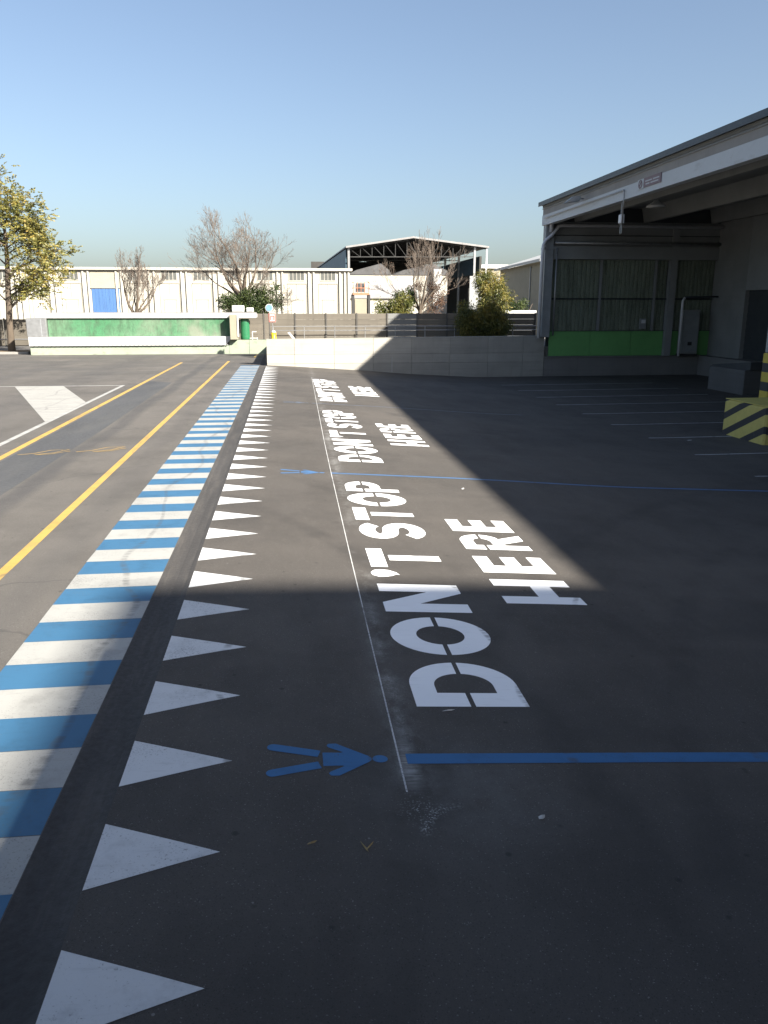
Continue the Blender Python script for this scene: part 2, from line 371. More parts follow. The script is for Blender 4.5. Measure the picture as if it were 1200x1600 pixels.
decal('tarmac_patch', [[(-6.17, 6), (-5.15, 6), (-5.08, 14), (-5.02, 22), (-5.1, 36.2), (-6.17, 37)]], 'patch', .003, 'long strip of darker tarmac patching beside the left yellow line')
# zebra crossing in blue and white
for k in range(-3, 40):
    y = 6.11 + 1.035 * k
    if y + .52 < 46.6: decal('white_stripe', [[(-2.67 + rj(.006), y + rj(.006)), (-1.625, y + rj(.006)), (-1.625, y + .52 + rj(.006)), (-2.67 + rj(.006), y + .52 + rj(.006))]], 'w_zeb')
    if y > 2.2 and y < 46.6: decal('blue_stripe', [[(-2.67 + rj(.006), y - .513), (-1.627, y - .513), (-1.627, y - .003), (-2.67 + rj(.006), y - .003)]], 'b_zeb')
for k in range(-1, 43):
    y = 3.295 + 1.02 * k
    if y < 46: decal('white_triangle', [[(-1.245, y - .30 + rj(.012)), (-.50 + rj(.012), y + rj(.01)), (-1.245, y + .30 + rj(.012))]], 'w_tri')
decal('chalk_line', [[(.735, 4.90), (.748, 4.90), (.776, 10.7), (.816, 16.1), (.854, 20), (1.121, 39.6), (1.106, 39.6), (.840, 20), (.802, 16.1), (.763, 10.7)]], 'chalk', .0045, 'thin white chalk line beside the lettering')
# lane lines on the left
decal('yellow_line', [rect(-3.68, -3.54, -2, 50.5)], 'yel', .004, 'yellow lane line nearest the blue and white crossing')
decal('yellow_line', [rect(-6.40, -6.24, -2, 49.5)], 'yel', .004, 'yellow lane line beside the dark tarmac patch')
decal('yellow_line', [[(-2.28, 54.0), (-2.14, 54.0), (-2.08, 57.6), (-2.22, 57.6)]], 'yel', .004, 'short yellow stub in front of the pale green low wall')
decal('white_line', [[(-6.98, 4), (-6.83, 4), (-6.88, 35.15), (-7.03, 35.15)]], 'w_worn', .004, 'worn white line along the left side of the lane')
decal('white_line', [rect(-24, -7.04, 34.98, 35.14)], 'w_worn', .004, 'thin white line across the far left yard')
decal('white_hatch', [[(-11.3, 34.97), (-9.35, 34.97), (-7.04, 28.9), (-7.0, 23.9)]], 'w_hatch', .004, 'brushed white slanting block filling the hatch on the left')
decal('white_line', [rect(-24, -7.9, 21.3, 21.38)], 'w_worn', .004, 'faint thin white line on the left yard')
# yellow survey scribbles
def stroke(pts, w):
    P = [Vector((a, b)) for a, b in pts]; L_ = []; R_ = []
    for i, p in enumerate(P):
        d = (P[min(i + 1, len(P) - 1)] - P[max(i - 1, 0)]).normalized(); n = Vector((-d.y, d.x)) * w / 2
        L_.append(tuple(p + n)); R_.append(tuple(p - n))
    return [[L_[i], L_[i + 1], R_[i + 1], R_[i]] for i in range(len(P) - 1)]
for cx, cy, lab in ((-5.45, 18.7, 'yellow sprayed scribble on the dark tarmac patch'), (-4.25, 18.95, 'yellow sprayed scribble nearer the right yellow line')):
    pts = [(cx - .62, cy - .25), (cx - .3, cy - .1), (cx - .05, cy + .28), (cx + .35, cy + .36), (cx + .12, cy - .05), (cx - .25, cy - .28), (cx + .1, cy - .22), (cx + .42, cy + .12), (cx + .2, cy + .2)]
    decal('yellow_scribble', stroke(pts[:6], .035), 'yel', .0065, lab)
    decal('yellow_scribble', stroke(pts[5:], .03), 'yel', .0085, lab)
# bay lines under the canopy
for k in range(9):
    y = 17.75 + 2.95 * k
    decal('bay_line', [[(11.15 + rj(.06), y), (19.5, y + .12), (19.5, y + .19), (11.15, y + .07)]], 'w_park')

# ---- stencil lettering:  u runs along the lane (+Y), v runs up the letter (-X)
def arc(cx, cy, rx, ry, a0, a1, n=14):
    return [(cx + rx * math.cos(R(a0 + (a1 - a0) * i / n)), cy + ry * math.sin(R(a0 + (a1 - a0) * i / n))) for i in range(n + 1)]
def strip(A, B): return [[A[i], A[i + 1], B[i + 1], B[i]] for i in range(len(A) - 1)]
def flipv(polys, c=1.): return [[(u, c - v) for u, v in reversed(p)] for p in polys]
def L_D():
    g = .022; mid = .5 + g
    up = [[(0, mid), (.255, mid), (.255, .775), (.40, .775)] + [q for q in arc(.40, .5, .245, .275, 90, 5) ] + [(.645, mid), (.89, mid)] + arc(.42, .5, .47, .5, 4, 90) + [(0, 1)]]
    return up + flipv(up)
def L_O(w=1.0):
    up = strip(arc(w / 2, .5, w / 2, .53, 2.8, 177.2, 28), arc(w / 2, .5, w / 2 - .255, .255, 5.5, 174.5, 28)); return up + flipv(up)
def L_N(): return [[(0, 0), (.27, 0), (.27, .56), (.64, 0), (.94, 0), (.94, 1), (.67, 1), (.67, .42), (.30, 1), (0, 1)]]
def L_Q(): return [[(.02, .84), (.06, .76), (.12, .70), (.10, .66), (.20, .70), (.29, .79), (.31, .90), (.28, .98), (.19, 1.03), (.08, 1.02), (.01, .94)]]
def L_T(): return [[(0, .775), (.83, .775), (.83, 1), (0, 1)], [(.30, 0), (.53, 0), (.53, .715), (.30, .715)]]
def L_S():
    cl = arc(.46, .695, .335, .18, 18, 270, 22) + arc(.46, .305, .335, .21, 90, -162, 22)[1:]
    h = .125; A = []; B = []
    for i, p in enumerate(cl):
        q0 = cl[max(i - 1, 0)]; q1 = cl[min(i + 1, len(cl) - 1)]; dx, dy = q1[0] - q0[0], q1[1] - q0[1]; l = math.hypot(dx, dy)
        A.append((p[0] - dy / l * h, p[1] + dx / l * h)); B.append((p[0] + dy / l * h, p[1] - dx / l * h))
    return strip(A, B)
def L_P(w=.86, leg=False):
    g = .022; c = .665
    up = [[(0, c + g), (.225, c + g), (.225, .80), (.42, .80)] + arc(.42, c, .17, .135, 90, 12, 6) + [(.61, c + g), (w, c + g)] + arc(.44, c, w - .44, .335, 5, 90) + [(0, 1)]]
    if not leg:
        lo = [[(0, 0), (.225, 0), (.225, .33), (.44, .33)] + arc(.44, c, w - .44, .335, -90, -5) + [(w, c - g), (.61, c - g)] + arc(.42, c, .17, .135, -12, -90, 6) + [(.225, .53), (.225, c - g), (0, c - g)]]
    else:
        lo = [[(0, 0), (.225, 0), (.225, .35), (.30, .35), (.50, 0), (w, 0), (.56, .385)] + arc(.46, c, w - .46, .31, -60, -5) + [(w, c - g), (.58, c - g)] + arc(.40, c, .17, .13, -12, -90, 6) + [(.225, .535), (.225, c - g), (0, c - g)]]
    return up + lo
def L_E(): return [[(0, 0), (.72, 0), (.72, .215), (.30, .215), (.30, .39), (.70, .39), (.70, .61), (.30, .61), (.30, .785), (.72, .785), (.72, 1), (0, 1)]]
def L_H(): return [[(0, 0), (.25, 0), (.25, .27), (.63, .27), (.63, 0), (.88, 0), (.88, 1), (.63, 1), (.63, .53), (.25, .53), (.25, 1), (0, 1)]]
W1 = [('D', L_D, 6.15), ('O', L_O, 7.22), ('N', L_N, 8.38), ('apostrophe', L_Q, 9.58), ('T', L_T, 10.0), ('S', L_S, 11.36), ('T', L_T, 12.43), ('O', L_O, 13.41), ('P', L_P, 14.54)]
W2 = [('H', L_H, 8.72), ('E', L_E, 9.88), ('R', lambda: L_P(.79, True), 10.95), ('E', L_E, 11.93)]
for off, which in ((0, 'nearest'), (11.4, 'middle'), (23.4, 'farthest')):
    sx_ = 1 + off * .0006
    for wname, W, xb in (("DON'T STOP", W1, 2.01), ('HERE', W2, 3.505)):
        for ch, fn, y0 in W:
            polys = [[(xb + off * .005 - v, y0 + off + u) for u, v in p] for p in fn()]
            decal('painted_letter', polys, 'w_new', .005, f'white stencilled {ch} of the {which} {wname} on the asphalt')
# blue lines ending in a walking figure
def figure(x0, y0, m, lab):
    P = []
    def leg(s):
        a = Vector((x0 + .02, y0 + s * .175)); b = Vector((x0 + .365, y0 + s * .075)); d = (b - a).normalized(); n = Vector((-d.y, d.x)) * .046
        base = math.degrees(math.atan2(n.y, n.x))
        return [tuple(a + Vector((math.cos(R(base + t)), math.sin(R(base + t)))) * .046) for t in range(0, 181, 20)] + [tuple(b - n), tuple(b + n)]
    P += [leg(1), leg(-1)]
    def T(q): return [(x0 + a, y0 + b) for a, b in q]
    half = [(.39, .092), (.53, .088), (.545, .096), (.44, .165), (.425, .19), (.44, .218), (.50, .220), (.735, .04), (.755, .012)]
    P.append(T([(a, -b) for a, b in half] + [(a, b) for a, b in reversed(half)]))
    P.append(T([(.82 + .058 * math.cos(R(t)), .05 * math.sin(R(t))) for t in range(0, 360, 20)]))
    decal('blue_figure', P, m, .0045, lab)
for y, m, x1, which in ((5.33, 'b_line', 9.0, 'nearest'), (16.15, 'b_mid', 13.5, 'middle'), (28.6, 'b_worn', 8.5, 'farthest')):
    figure(-.22 if y < 10 else -.2, y, m, f'blue walking figure at the end of the {which} blue line')
    decal('blue_line', [rect(.80, x1, y - (.07 if y < 9 else .05), y + (.07 if y < 9 else .05))], m, .004, f'{which} blue line running right from the chalk line')

# litter on the asphalt
M['leafdry'] = mat('dry_leaf_skin', (.30, .22, .10), .8, .3, 20)
M['paper'] = mat('pale_litter', (.45, .44, .42), .8, .2, 20)
def litter(name, x, y, l, w, a, m, lab, cat):
    z = gz(x) + .006; b = MB(); ca, sa = math.cos(a), math.sin(a)
    pts = [(-l, 0, 0), (-.4 * l, -w, .006), (.5 * l, -w * .7, .004), (l, 0, .012), (.4 * l, w * .8, .008), (-.5 * l, w, .003), (0, 0, .014)]
    b.add([(x + ca * p - sa * q, y + sa * p + ca * q, z + r) for p, q, r in pts], [(6, i, (i + 1) % 6) for i in range(6)])
    tag(b.build(name, m, None, False, (x, y, z)), lab, cat, 'litter on the asphalt'); 
litter('dry_leaf', .06, 4.36, .035, .010, .3, 'leafdry', 'small curled dry leaf left of the chalk scrape', 'leaf')
litter('dry_leaf', .385, 4.31, .055, .006, 2.0, 'leafdry', 'thin dry stalk on dark asphalt below the blue figure', 'leaf')
litter('dry_leaf', .42, 4.315, .045, .006, .9, 'leafdry', 'dry stalk crossing another below the blue figure', 'leaf')
litter('paper_scrap', 1.62, 4.58, .028, .020, .5, 'paper', 'small pale paper scrap right of the curved scrape', 'litter')
litter('paper_scrap', 1.27, 6.07, .06, .010, .02, 'paper', 'pale sliver lying just below the nearest letter D', 'litter')
litter('paper_scrap', 12.2, 23.1, .10, .05, .4, 'paper', 'pale scrap on the bays beside the striped block', 'litter')
litter('paper_scrap', 3.35, 15.1, .06, .03, 1.2, 'paper', 'tiny bright scrap on sunlit asphalt past HERE', 'litter')

# ------------------------------------------------------------------ more materials
M['wallc'] = concrete('board_marked_concrete', (.315, .302, .270), .4, .3)
M['dockc'] = concrete('dock_concrete', (.19, .185, .178), .3, .4)
M['stubc'] = concrete('dirty_dock_concrete', (.11, .108, .105), .3, .5)
M['fencec'] = concrete('weathered_fence_plank', (.118, .105, .085), .6, .45)
M['fencep'] = concrete('pale_fence_plank', (.17, .172, .165), .3, .2)
M['postc'] = concrete('fence_post_concrete', (.075, .07, .062), .3, .3)
M['grey_st'] = mat('grey_painted_steel', (.24, .255, .265), .5, .12, 2, (.2, .18, .15), .15)
M['dark_st'] = mat('dark_sheet_edge', (.028, .033, .042), .45, .15, 2)
M['fasc'] = concrete('fascia_concrete', (.30, .285, .27), .1, .3)
M['fascw'] = mat('white_fascia_paint', (.50, .52, .54), .6, .06, .6, (.35, .35, .34), .12, 2, (.4, .4, 1))
M['beamc'] = concrete('roof_beam_concrete', (.23, .235, .23), .15, .2)
M['clad'] = mat('grey_cladding', (.25, .26, .262), .6, .1, 1)
M['gpanel'] = mat('bright_green_panel', (.14, .37, .12), .5, .1, .8, (.08, .22, .08), .12, 3)
M['glazing'] = mat('greenish_channel_glass', (.20, .23, .18), .3, .25, .9, (.06, .075, .05), .3, 2, (2, 2, .4), rnd=.12)
M['whitepipe'] = mat('white_pipe', (.62, .62, .64), .4, .08, 3)
M['darkdoor'] = mat('dark_roller_door', (.045, .05, .055), .5, .15, 2)
M['yelblk'] = mat('yellow_block_paint', (.55, .46, .12), .7, .15, 2, (.25, .22, .10), .15)
M['steel'] = mat('galvanised_steel', (.30, .305, .31), .4, .15, 4, metal=.6)
M['cream'] = mat('cream_rendered_wall', (.375, .36, .315), .8, .05, .5, (.27, .255, .215), .12, 1.5, (1.5, 1.5, .3))
M['creamtrim'] = mat('cream_trim', (.36, .345, .305), .7, .05, 1)
M['groove'] = mat('cream_trim_shadowed_joint', (.225, .215, .18), .8, .08, 1)
M['winglass'] = mat('dark_window_glass', (.10, .105, .10), .15, .2, 1)
M['bluedoor'] = mat('blue_sheet_door', (.055, .125, .28), .5, .1, 1, (.04, .085, .19), .2, 1.2, (2, 2, .4))
M['beige'] = mat('beige_panel', (.24, .22, .165), .75, .07, 1)
M['overpanel'] = mat('pale_beige_panel', (.29, .27, .21), .75, .07, 1)
M['paleg'] = mat('pale_green_render', (.235, .275, .21), .8, .1, .8, (.13, .13, .10), .22, 2.2, (1, 1, 1.6))
M['white'] = mat('white_painted_metal', (.42, .42, .41), .55, .06, 1.2, (.28, .275, .26), .1, 3)
M['roofgrey'] = mat('grey_roof_felt', (.22, .215, .215), .85, .12, 1)
M['green_w'] = green_weathered('weathered_green_paint')
M['green_s'] = mat('glossy_green_tank', (.018, .125, .055), .35, .12, 1.5, (.03, .14, .06), .15)
M['bark'] = mat('bark', (.085, .066, .048), .9, .3, 5, (.07, .055, .04), .3, 9, (1, 1, .3), bump=.6, bscale=30)
M['barkpale'] = mat('pale_twig_bark', (.105, .084, .068), .9, .25, 5)
M['soil'] = mat('soil_and_leaf_litter', (.14, .10, .06), .95, .4, 3, (.25, .17, .07), .4, 9, bump=.8, bscale=20)
M['kerb'] = concrete('kerb_concrete', (.22, .21, .195), .1, .2)
M['black'] = mat('black_rubber', (.03, .03, .03), .7, .2, 4)
M['yellowp'] = mat('yellow_plastic', (.50, .33, .015), .45, .1, 5)
M['red'] = mat('red_sign_paint', (.55, .07, .05), .5, .1, 5)
M['pinkred'] = mat('faded_red_sign', (.20, .135, .15), .6, .08, 5)
M['orange'] = mat('orange_lift_paint', (.36, .16, .09), .5, .12, 4)
M['blue_s'] = mat('blue_sign_face', (.12, .22, .42), .4, .1, 5)
M['bluecl'] = mat('blue_cladding', (.07, .13, .175), .5, .15, .8, (.15, .18, .19), .2, 1)
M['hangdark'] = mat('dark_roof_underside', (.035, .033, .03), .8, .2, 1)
M['truss'] = mat('weathered_truss_paint', (.028, .028, .028), .6, .2, 2)
M['corr'] = mat('grey_corrugated_sheet', (.06, .06, .063), .7, .25, .6, (.04, .04, .038), .3)
M['wood'] = mat('raw_timber', (.25, .165, .095), .8, .2, 3, None, 0, 1, (4, 1, 1))
M['lamp'] = mat('lamp_lens', (.75, .76, .76), .2, .03, 5)

# ------------------------------------------------------------------ raised yard behind the retaining wall
ry = MB(); ry.box(-1.0, 60, 46.9, 58.4, -1, .95); ry.box(-3.6, 60, 59.05, 66, -1, .80)
tag(ry.build('raised_yard', 'dockc'), 'raised concrete yard behind the retaining wall', kind='structure')
# planting bed under the leafy tree
pb = MB(); pb.box(-40, -18.2, 60.2, 62.6, -.2, .13)
tag(pb.build('planting_bed', 'soil'), 'leaf-littered soil bed under the leafy tree', kind='structure')
kb = thing('kerb', (-29, 59.9, 0), 'grey concrete kerb edging the soil bed at the far left', 'kerb')
for i in range(22):
    MB().bbox(-18.15 - i - .99, -18.15 - i, 59.75, 60.15, -.1, .15 + rj(.008), .015).build('kerb_stone', 'kerb', kb)

# ------------------------------------------------------------------ concrete retaining wall
rw = thing('retaining_wall', (6.9, 46.6, 0), 'long pale board-marked concrete retaining wall across the far yard', 'wall')
MB().add([(-1.17, 46.58, -1.2), (14.95, 46.58, -1.2), (14.95, 46.58, 1.53), (-1.17, 46.58, 1.41), (-1.17, 46.88, -1.2), (14.95, 46.88, -1.2), (14.95, 46.88, 1.53), (-1.17, 46.88, 1.41)],
         [(3, 2, 1, 0), (4, 5, 6, 7), (0, 1, 5, 4), (1, 2, 6, 5), (2, 3, 7, 6), (3, 0, 4, 7)]).build('wall_core', 'wallc', rw)
jx = [-1.20, .37, 2.62, 4.87, 7.1, 9.35, 11.6, 13.7, 14.98]; zr = [-1.3, .08, .60, 1.46]
for i in range(len(jx) - 1):
    for j in range(3):
        x0, x1 = jx[i] + .008, jx[i + 1] - .008; z0 = zr[j] + .006
        t0 = t1 = zr[j + 1] - .006
        if j == 2: t0 = 1.435 + (x0 + 1.2) * .0075; t1 = 1.435 + (x1 + 1.2) * .0075
        y0 = 46.50 + rj(.004)
        MB().add([(x0, y0, z0), (x1, y0, z0), (x1, y0, t1), (x0, y0, t0), (x0, 46.585, z0), (x1, 46.585, z0), (x1, 46.585, t1), (x0, 46.585, t0)],
                 [(3, 2, 1, 0), (4, 5, 6, 7), (0, 1, 5, 4), (1, 2, 6, 5), (2, 3, 7, 6), (3, 0, 4, 7)]).build('concrete_panel', 'wallc', rw)
cp = MB(); cp.add([(-1.2, 46.49, 1.437), (14.98, 46.49, 1.558), (14.98, 46.9, 1.558), (-1.2, 46.9, 1.437), (-1.2, 46.49, 1.455), (14.98, 46.49, 1.578), (14.98, 46.9, 1.578), (-1.2, 46.9, 1.455)],
                  [(3, 2, 1, 0), (4, 5, 6, 7), (0, 1, 5, 4), (1, 2, 6, 5), (2, 3, 7, 6), (3, 0, 4, 7)])
cp.build('coping', 'wallc', rw)
MB().tube([(5.95, 46.47, -.45), (5.95, 46.47, .42)], .016, 6).build('conduit', 'white', rw)

# ------------------------------------------------------------------ loading hall with canopy (right)
hall = thing('loading_hall', (20, 20, 0), 'grey loading hall with long white-banded canopy open to the yard', 'building')
MB().box(14.36, 60, -40, -9.55, -1.2, 14.4).build('rear_wing', 'fasc', hall)
lc = MB(); lc.box(3.55, 14.6, -9.5, 1.2, 4.6, 4.8); lc.box(9.0, 9.3, .7, 1.0, -1, 4.6); lc.box(9.0, 9.3, -5, -4.7, -1, 4.6); lc.build('sky_blocker', 'dark_st', hall)  # unseen slab on posts, added to darken the near ground on the right
MB().box(25.9, 60, -9.5, 47.05, -1.2, 8.9).build('inner_block', 'clad', hall)
MB().box(14.62, 25.9, -9.5, 46.9, 8.66, 8.78).build('roof_deck', 'beamc', hall)
rf = MB(); rf.prism([(14.42, 8.74), (14.42, 8.97), (14.5, 9.0), (60, 9.3), (60, 8.91), (14.6, 8.785)], 'y', -9.5, 47.1)
rf.build('roof_sheet', 'dark_st', hall)
MB().box(14.66, 14.95, -9.5, 46.9, 8.265, 8.66).build('fascia_beam', 'fasc', hall)
MB().box(14.62, 14.98, -9.5, 46.88, 7.70, 8.245).build('fascia_band', 'fascw', hall)
MB().tube([(14.635, -9.5, 8.60), (14.635, 46.9, 8.60)], .035, 6).build('eave_conduit', 'grey_st', hall)
for x in (16.5, 20.6, 24.7):
    MB().prism([(x - .12, 7.88), (x + .12, 7.88), (x + .30, 8.66), (x - .30, 8.66)], 'y', -9.5, 46.4).build('roof_beam', 'beamc', hall)
# far end wall of the hall, above the dock
ew = MB(); ew.box(15.0, 25.9, 46.5, 47.0, -1.2, .36); ew.build('dock_wall', 'dockc', hall)
MB().bbox(14.99, 25.9, 46.44, 46.66, .30, .385, .02).build('dock_edge', 'dockc', hall)
MB().box(15.2, 26.2, 46.95, 47.1, .3, 8.7).build('end_wall_core', 'darkdoor', hall)
for a, b in ((15.28, 17.78), (17.80, 20.30), (20.32, 22.3), (22.74, 25.2)):
    MB().bbox(a, b, 46.62, 46.70, .40, 1.83, .008).build('green_panel', 'gpanel', hall)
def corr(x0, x1, y, z0, z1, p=.25, d=.06):
    b = MB(); n = int(round((x1 - x0) / p)); p = (x1 - x0) / n; pr = []
    for i in range(n): x = x0 + i * p; pr += [(x, y), (x + p * .12, y - d), (x + p * .72, y - d), (x + p * .84, y)]
    pr.append((x1, y)); m = len(pr)
    return b.add([(a, c, z0) for a, c in pr] + [(a, c, z1) for a, c in pr], [(i, i + 1, m + i + 1, m + i) for i in range(m - 1)])
for a, b in ((15.3, 18.15), (18.3, 21.5), (21.6, 22.3), (22.75, 25.2)):
    for z0, z1 in ((1.86, 3.63), (3.72, 5.86)): corr(a, b, 46.72, z0, z1).build('channel_glass', 'glazing', hall)
for z, t in ((1.845, .03), (3.675, .05)): MB().box(15.28, 25.2, 46.58, 46.78, z - t / 2, z + t / 2).build('transom', 'dark_st', hall)
for x in (18.22, 21.55): MB().box(x - .06, x + .06, 46.56, 46.8, 1.84, 5.87).build('mullion', 'clad', hall)
MB().box(22.32, 22.72, 46.35, 46.75, .38, 7.9).build('steel_post', 'clad', hall)
MB().box(15.2, 25.3, 46.36, 46.9, 5.87, 6.58).build('tie_beam', 'clad', hall)
MB().box(15.2, 25.3, 46.5, 46.9, 6.60, 7.90).build('upper_cladding', 'clad', hall)
MB().box(15.2, 25.3, 46.40, 46.52, 7.15, 7.19).build('cladding_rail', 'dark_st', hall)
MB().box(15.2, 25.3, 46.5, 46.9, 7.9, 8.66).build('roof_infill', 'darkdoor', hall)
MB().tube([(15.25, 46.28, 6.74), (25.3, 46.28, 6.74)], .085, 10).build('service_pipe', 'steel', hall, True)
MB().tube([(15.35, 46.15, 6.45), (15.35, 46.15, 1.6)], .05, 8).build('conduit', 'steel', hall, True)
cc = MB(); cc.bbox(14.68, 15.18, 46.25, 46.75, 1.5, 8.26, .02); cc.build('corner_column', 'grey_st', hall)
MB().box(14.60, 15.26, 46.2, 46.8, 6.38, 6.50).build('column_collar', 'grey_st', hall)
dp = MB(); dp.tube([(25.2, 46.12, 7.66), (15.6, 46.12, 7.66), (15.35, 46.12, 7.60), (14.95, 46.1, 7.1), (14.62, 46.06, 6.85), (14.50, 46.05, 6.6), (14.46, 46.05, 5.9), (14.46, 46.05, 1.45)], .095, 10)
dp.build('downpipe', 'whitepipe', hall, True)
MB().tube([(14.95, 46.12, 8.6), (14.95, 46.12, 7.3)], .11, 8).build('gutter_outlet', 'whitepipe', hall, True)
# right-hand inner wall with dock doors
segs = [(43.1, 46.94, 0)]; y = 43.1
while y > -6: segs.append((y - 4.0, y, 1)); segs.append((y - 6.6, y - 4.0, 0)); y -= 6.6
for a, b, dr in segs:
    if dr:
        MB().box(25.2, 25.6, a, b, 4.1, 8.66).build('door_lintel', 'clad', hall)
        rd = MB()
        for i in range(18): rd.box(25.45 - .015 * (i % 2), 25.55, a, b, .38 + i * .207, .38 + (i + 1) * .207)
        rd.build('roller_door', 'darkdoor', hall)
    else: MB().box(25.2, 25.9, a, b, .38, 8.66).build('pier', 'beamc', hall)
MB().box(24.6, 25.95, -9.5, 46.5, -1.2, .375).build('side_dock', 'dockc', hall)
gh = thing('shade_block', (-2, -3, 0), 'unseen block added behind the viewpoint to darken the near ground', 'building')  # added out of view, keeps sky light off the nearest asphalt
MB().box(-6.5, 1.2, -6, -.6, -.2, 7.0).build('wall', 'fasc', gh)
MB().box(-6.7, 1.35, -6.2, -.45, 7.0, 7.25).build('roof', 'roofgrey', gh)
MB().box(-6.5, 1.2, -.6, 1.8, 4.15, 4.27).build('shade_slab', 'dark_st', gh)  # overhead slab added out of view to deepen the foreground shade
# projecting dock stub with ramp plate and rail
st = thing('dock_stub', (22.5, 36.7, -.76), 'grey concrete dock stub with sloping steel plate at the right', 'dock')
MB().bbox(20.9, 24.6, 35.1, 38.3, -1.0, .38, .03).build('body', 'stubc', st)
MB().prism([(35.0, .385), (38.4, .385), (38.4, .44), (35.0, .75)], 'x', 21.1, 23.0).build('ramp_plate', 'darkdoor', st)
# electrical cabinet and white portal frame against the end wall
ec = thing('electrical_cabinet', (23.7, 46.3, .40), 'grey electrical cabinet standing against the green panels', 'cabinet')
MB().bbox(23.20, 24.25, 46.05, 46.55, .50, 3.05, .03).build('body', 'clad', ec)
MB().bbox(23.26, 24.19, 46.03, 46.06, .62, 2.95, .008).build('door', 'grey_st', ec)
MB().box(23.6, 23.85, 46.01, 46.035, 1.0, 1.2).build('warning_plate', 'black', ec)
MB().box(23.18, 24.27, 46.03, 46.57, .385, .50).build('plinth', 'black', ec)
hp = thing('portal_frame', (24, 46.0, .40), 'white tubular portal frame over the electrical cabinet', 'frame')
MB().tube([(23.02, 45.9, .39), (23.0, 45.9, 3.55), (23.12, 45.9, 3.75)], .075, 8).build('upright', 'whitepipe', hp, True)
MB().tube([(23.13, 45.9, 3.76), (25.15, 45.9, 3.80)], .05, 8).build('crossbar', 'dark_st', hp, True)
mb_ = thing('meter_box', (20.5, 46.5, 2.0), 'small grey meter box on the channel glass above the green panels', 'box')
MB().bbox(20.75, 21.1, 46.42, 46.62, 1.95, 2.55, .01).build('case', 'grey_st', mb_)
MB().box(20.80, 21.05, 46.405, 46.425, 2.28, 2.48).build('window', 'whitepipe', mb_)
# fascia fittings
fl = thing('floodlight', (14.6, 40.1, 8.2), 'small floodlight bracketed to the white canopy band', 'light')
MB().bar((14.6, 40.3, 8.35), (14.2, 40.1, 8.35), .06).build('arm', 'grey_st', fl)
MB().prism([(13.55, 8.10), (14.25, 8.18), (14.3, 8.42), (13.95, 8.40)], 'y', 39.85, 40.25).build('head', 'grey_st', fl)
sg = thing('fascia_sign', (14.6, 32.9, 7.9), 'faded red and white notice on the white canopy band', 'sign')
MB().box(14.585, 14.615, 31.8, 33.35, 7.92, 8.28).build('red_board', 'pinkred', sg)
MB().box(14.585, 14.615, 33.38, 33.95, 7.90, 8.28).build('white_board', 'fascw', sg)
bl = MB()
for r_, (ya, yb) in enumerate(((31.95, 32.5), (32.6, 33.2), (32.0, 32.7), (32.8, 33.15))): bl.box(14.578, 14.584, ya, yb, 8.12 - .11 * (r_ // 2), 8.165 - .11 * (r_ // 2))
bl.build('lettering_bar', 'fascw', sg)
rg = MB(); cy, cz = 33.66, 8.09
for a in range(0, 360, 20):
    p, q = [(cy + .15 * math.cos(R(t)), cz + .15 * math.sin(R(t))) for t in (a, a + 20)]; rg.bar((14.575, p[0], p[1]), (14.575, q[0], q[1]), .02, .035)
rg.bar((14.572, cy - .1, cz + .1), (14.572, cy + .1, cz - .1), .02, .035); rg.build('prohibition_ring', 'pinkred', sg)
cd = thing('hanging_switch', (14.5, 35.3, 6.4), 'grey switch box hanging on conduit below the canopy edge', 'switch')
MB().tube([(14.55, 46.2, 8.05), (14.55, 35.25, 8.08), (14.55, 35.2, 8.0), (14.55, 35.2, 6.75)], .03, 6).build('conduit', 'steel', cd, True)
MB().tube([(14.75, 35.7, 7.65), (14.75, 35.7, 6.35)], .02, 6).build('drop_rod', 'steel', cd)
MB().tube([(14.75, 35.85, 7.65), (14.75, 35.85, 6.35)], .02, 6).build('drop_rod', 'steel', cd)
MB().bbox(14.66, 14.82, 35.62, 35.93, 6.78, 7.15, .02).build('box', 'whitepipe', cd)
MB().tube([(14.55, 35.2, 6.78), (14.62, 35.4, 6.7), (14.7, 35.6, 6.78)], .025, 6).build('elbow', 'steel', cd, True)
ll = thing('high_bay_lamp', (18.2, 40, 8.0), 'round high bay lamp hanging between canopy beams', 'lamp')
lb = MB(); lb.tube([(18.2, 40, 7.98), (18.2, 40, 8.06), (18.2, 40, 8.22), (18.2, 40, 8.35)], [.46, .44, .16, .12], 16); lb.build('shade', 'lamp', ll, True)
MB().tube([(18.2, 40, 8.35), (18.2, 40, 8.66)], .02, 6).build('stem', 'dark_st', ll)

# chevron block and striped column at the right edge
def chevron(name, yel, blk, k, period, width, phase):
    m, nt, N, L, bs = nodes_of(name); p = _pos(N); sx = N.new('ShaderNodeSeparateXYZ'); L.new(p, sx.inputs[0])
    s = _math(N, L, 'ADD', sx.outputs[2], _math(N, L, 'MULTIPLY', _math(N, L, 'ADD', sx.outputs[0], sx.outputs[1]), k))
    s = _math(N, L, 'FRACT', _math(N, L, 'DIVIDE', _math(N, L, 'SUBTRACT', s, phase), period))
    f = _math(N, L, 'LESS_THAN', s, width / period)
    wn_ = _noise(N, L, p, 5, 6, .7); c = _mix(N, L, _ramp(N, L, wn_, .3, .7), tuple(x * .85 for x in yel), yel)
    c = _mix(N, L, f, c, blk)
    c = _mix(N, L, _ramp(N, L, _noise(N, L, p, 7, 6, .75), .60, .78, 0, .6), c, (.20, .19, .15))
    L.new(c, bs.inputs['Base Color']); bs.inputs['Roughness'].default_value = .7; MATS[name] = m; return m
BX, BY = 13.93, 22.0
M['chev'] = chevron('chevron_paint', (.60, .50, .14), (.03, .03, .033), .446, .57, .225, .37 - .225 + .446 * (BX + BY))
ck = thing('striped_bumper_block', (15.1, 23.2, -.78), 'chunky yellow concrete block with black chevrons at the canopy column', 'block')
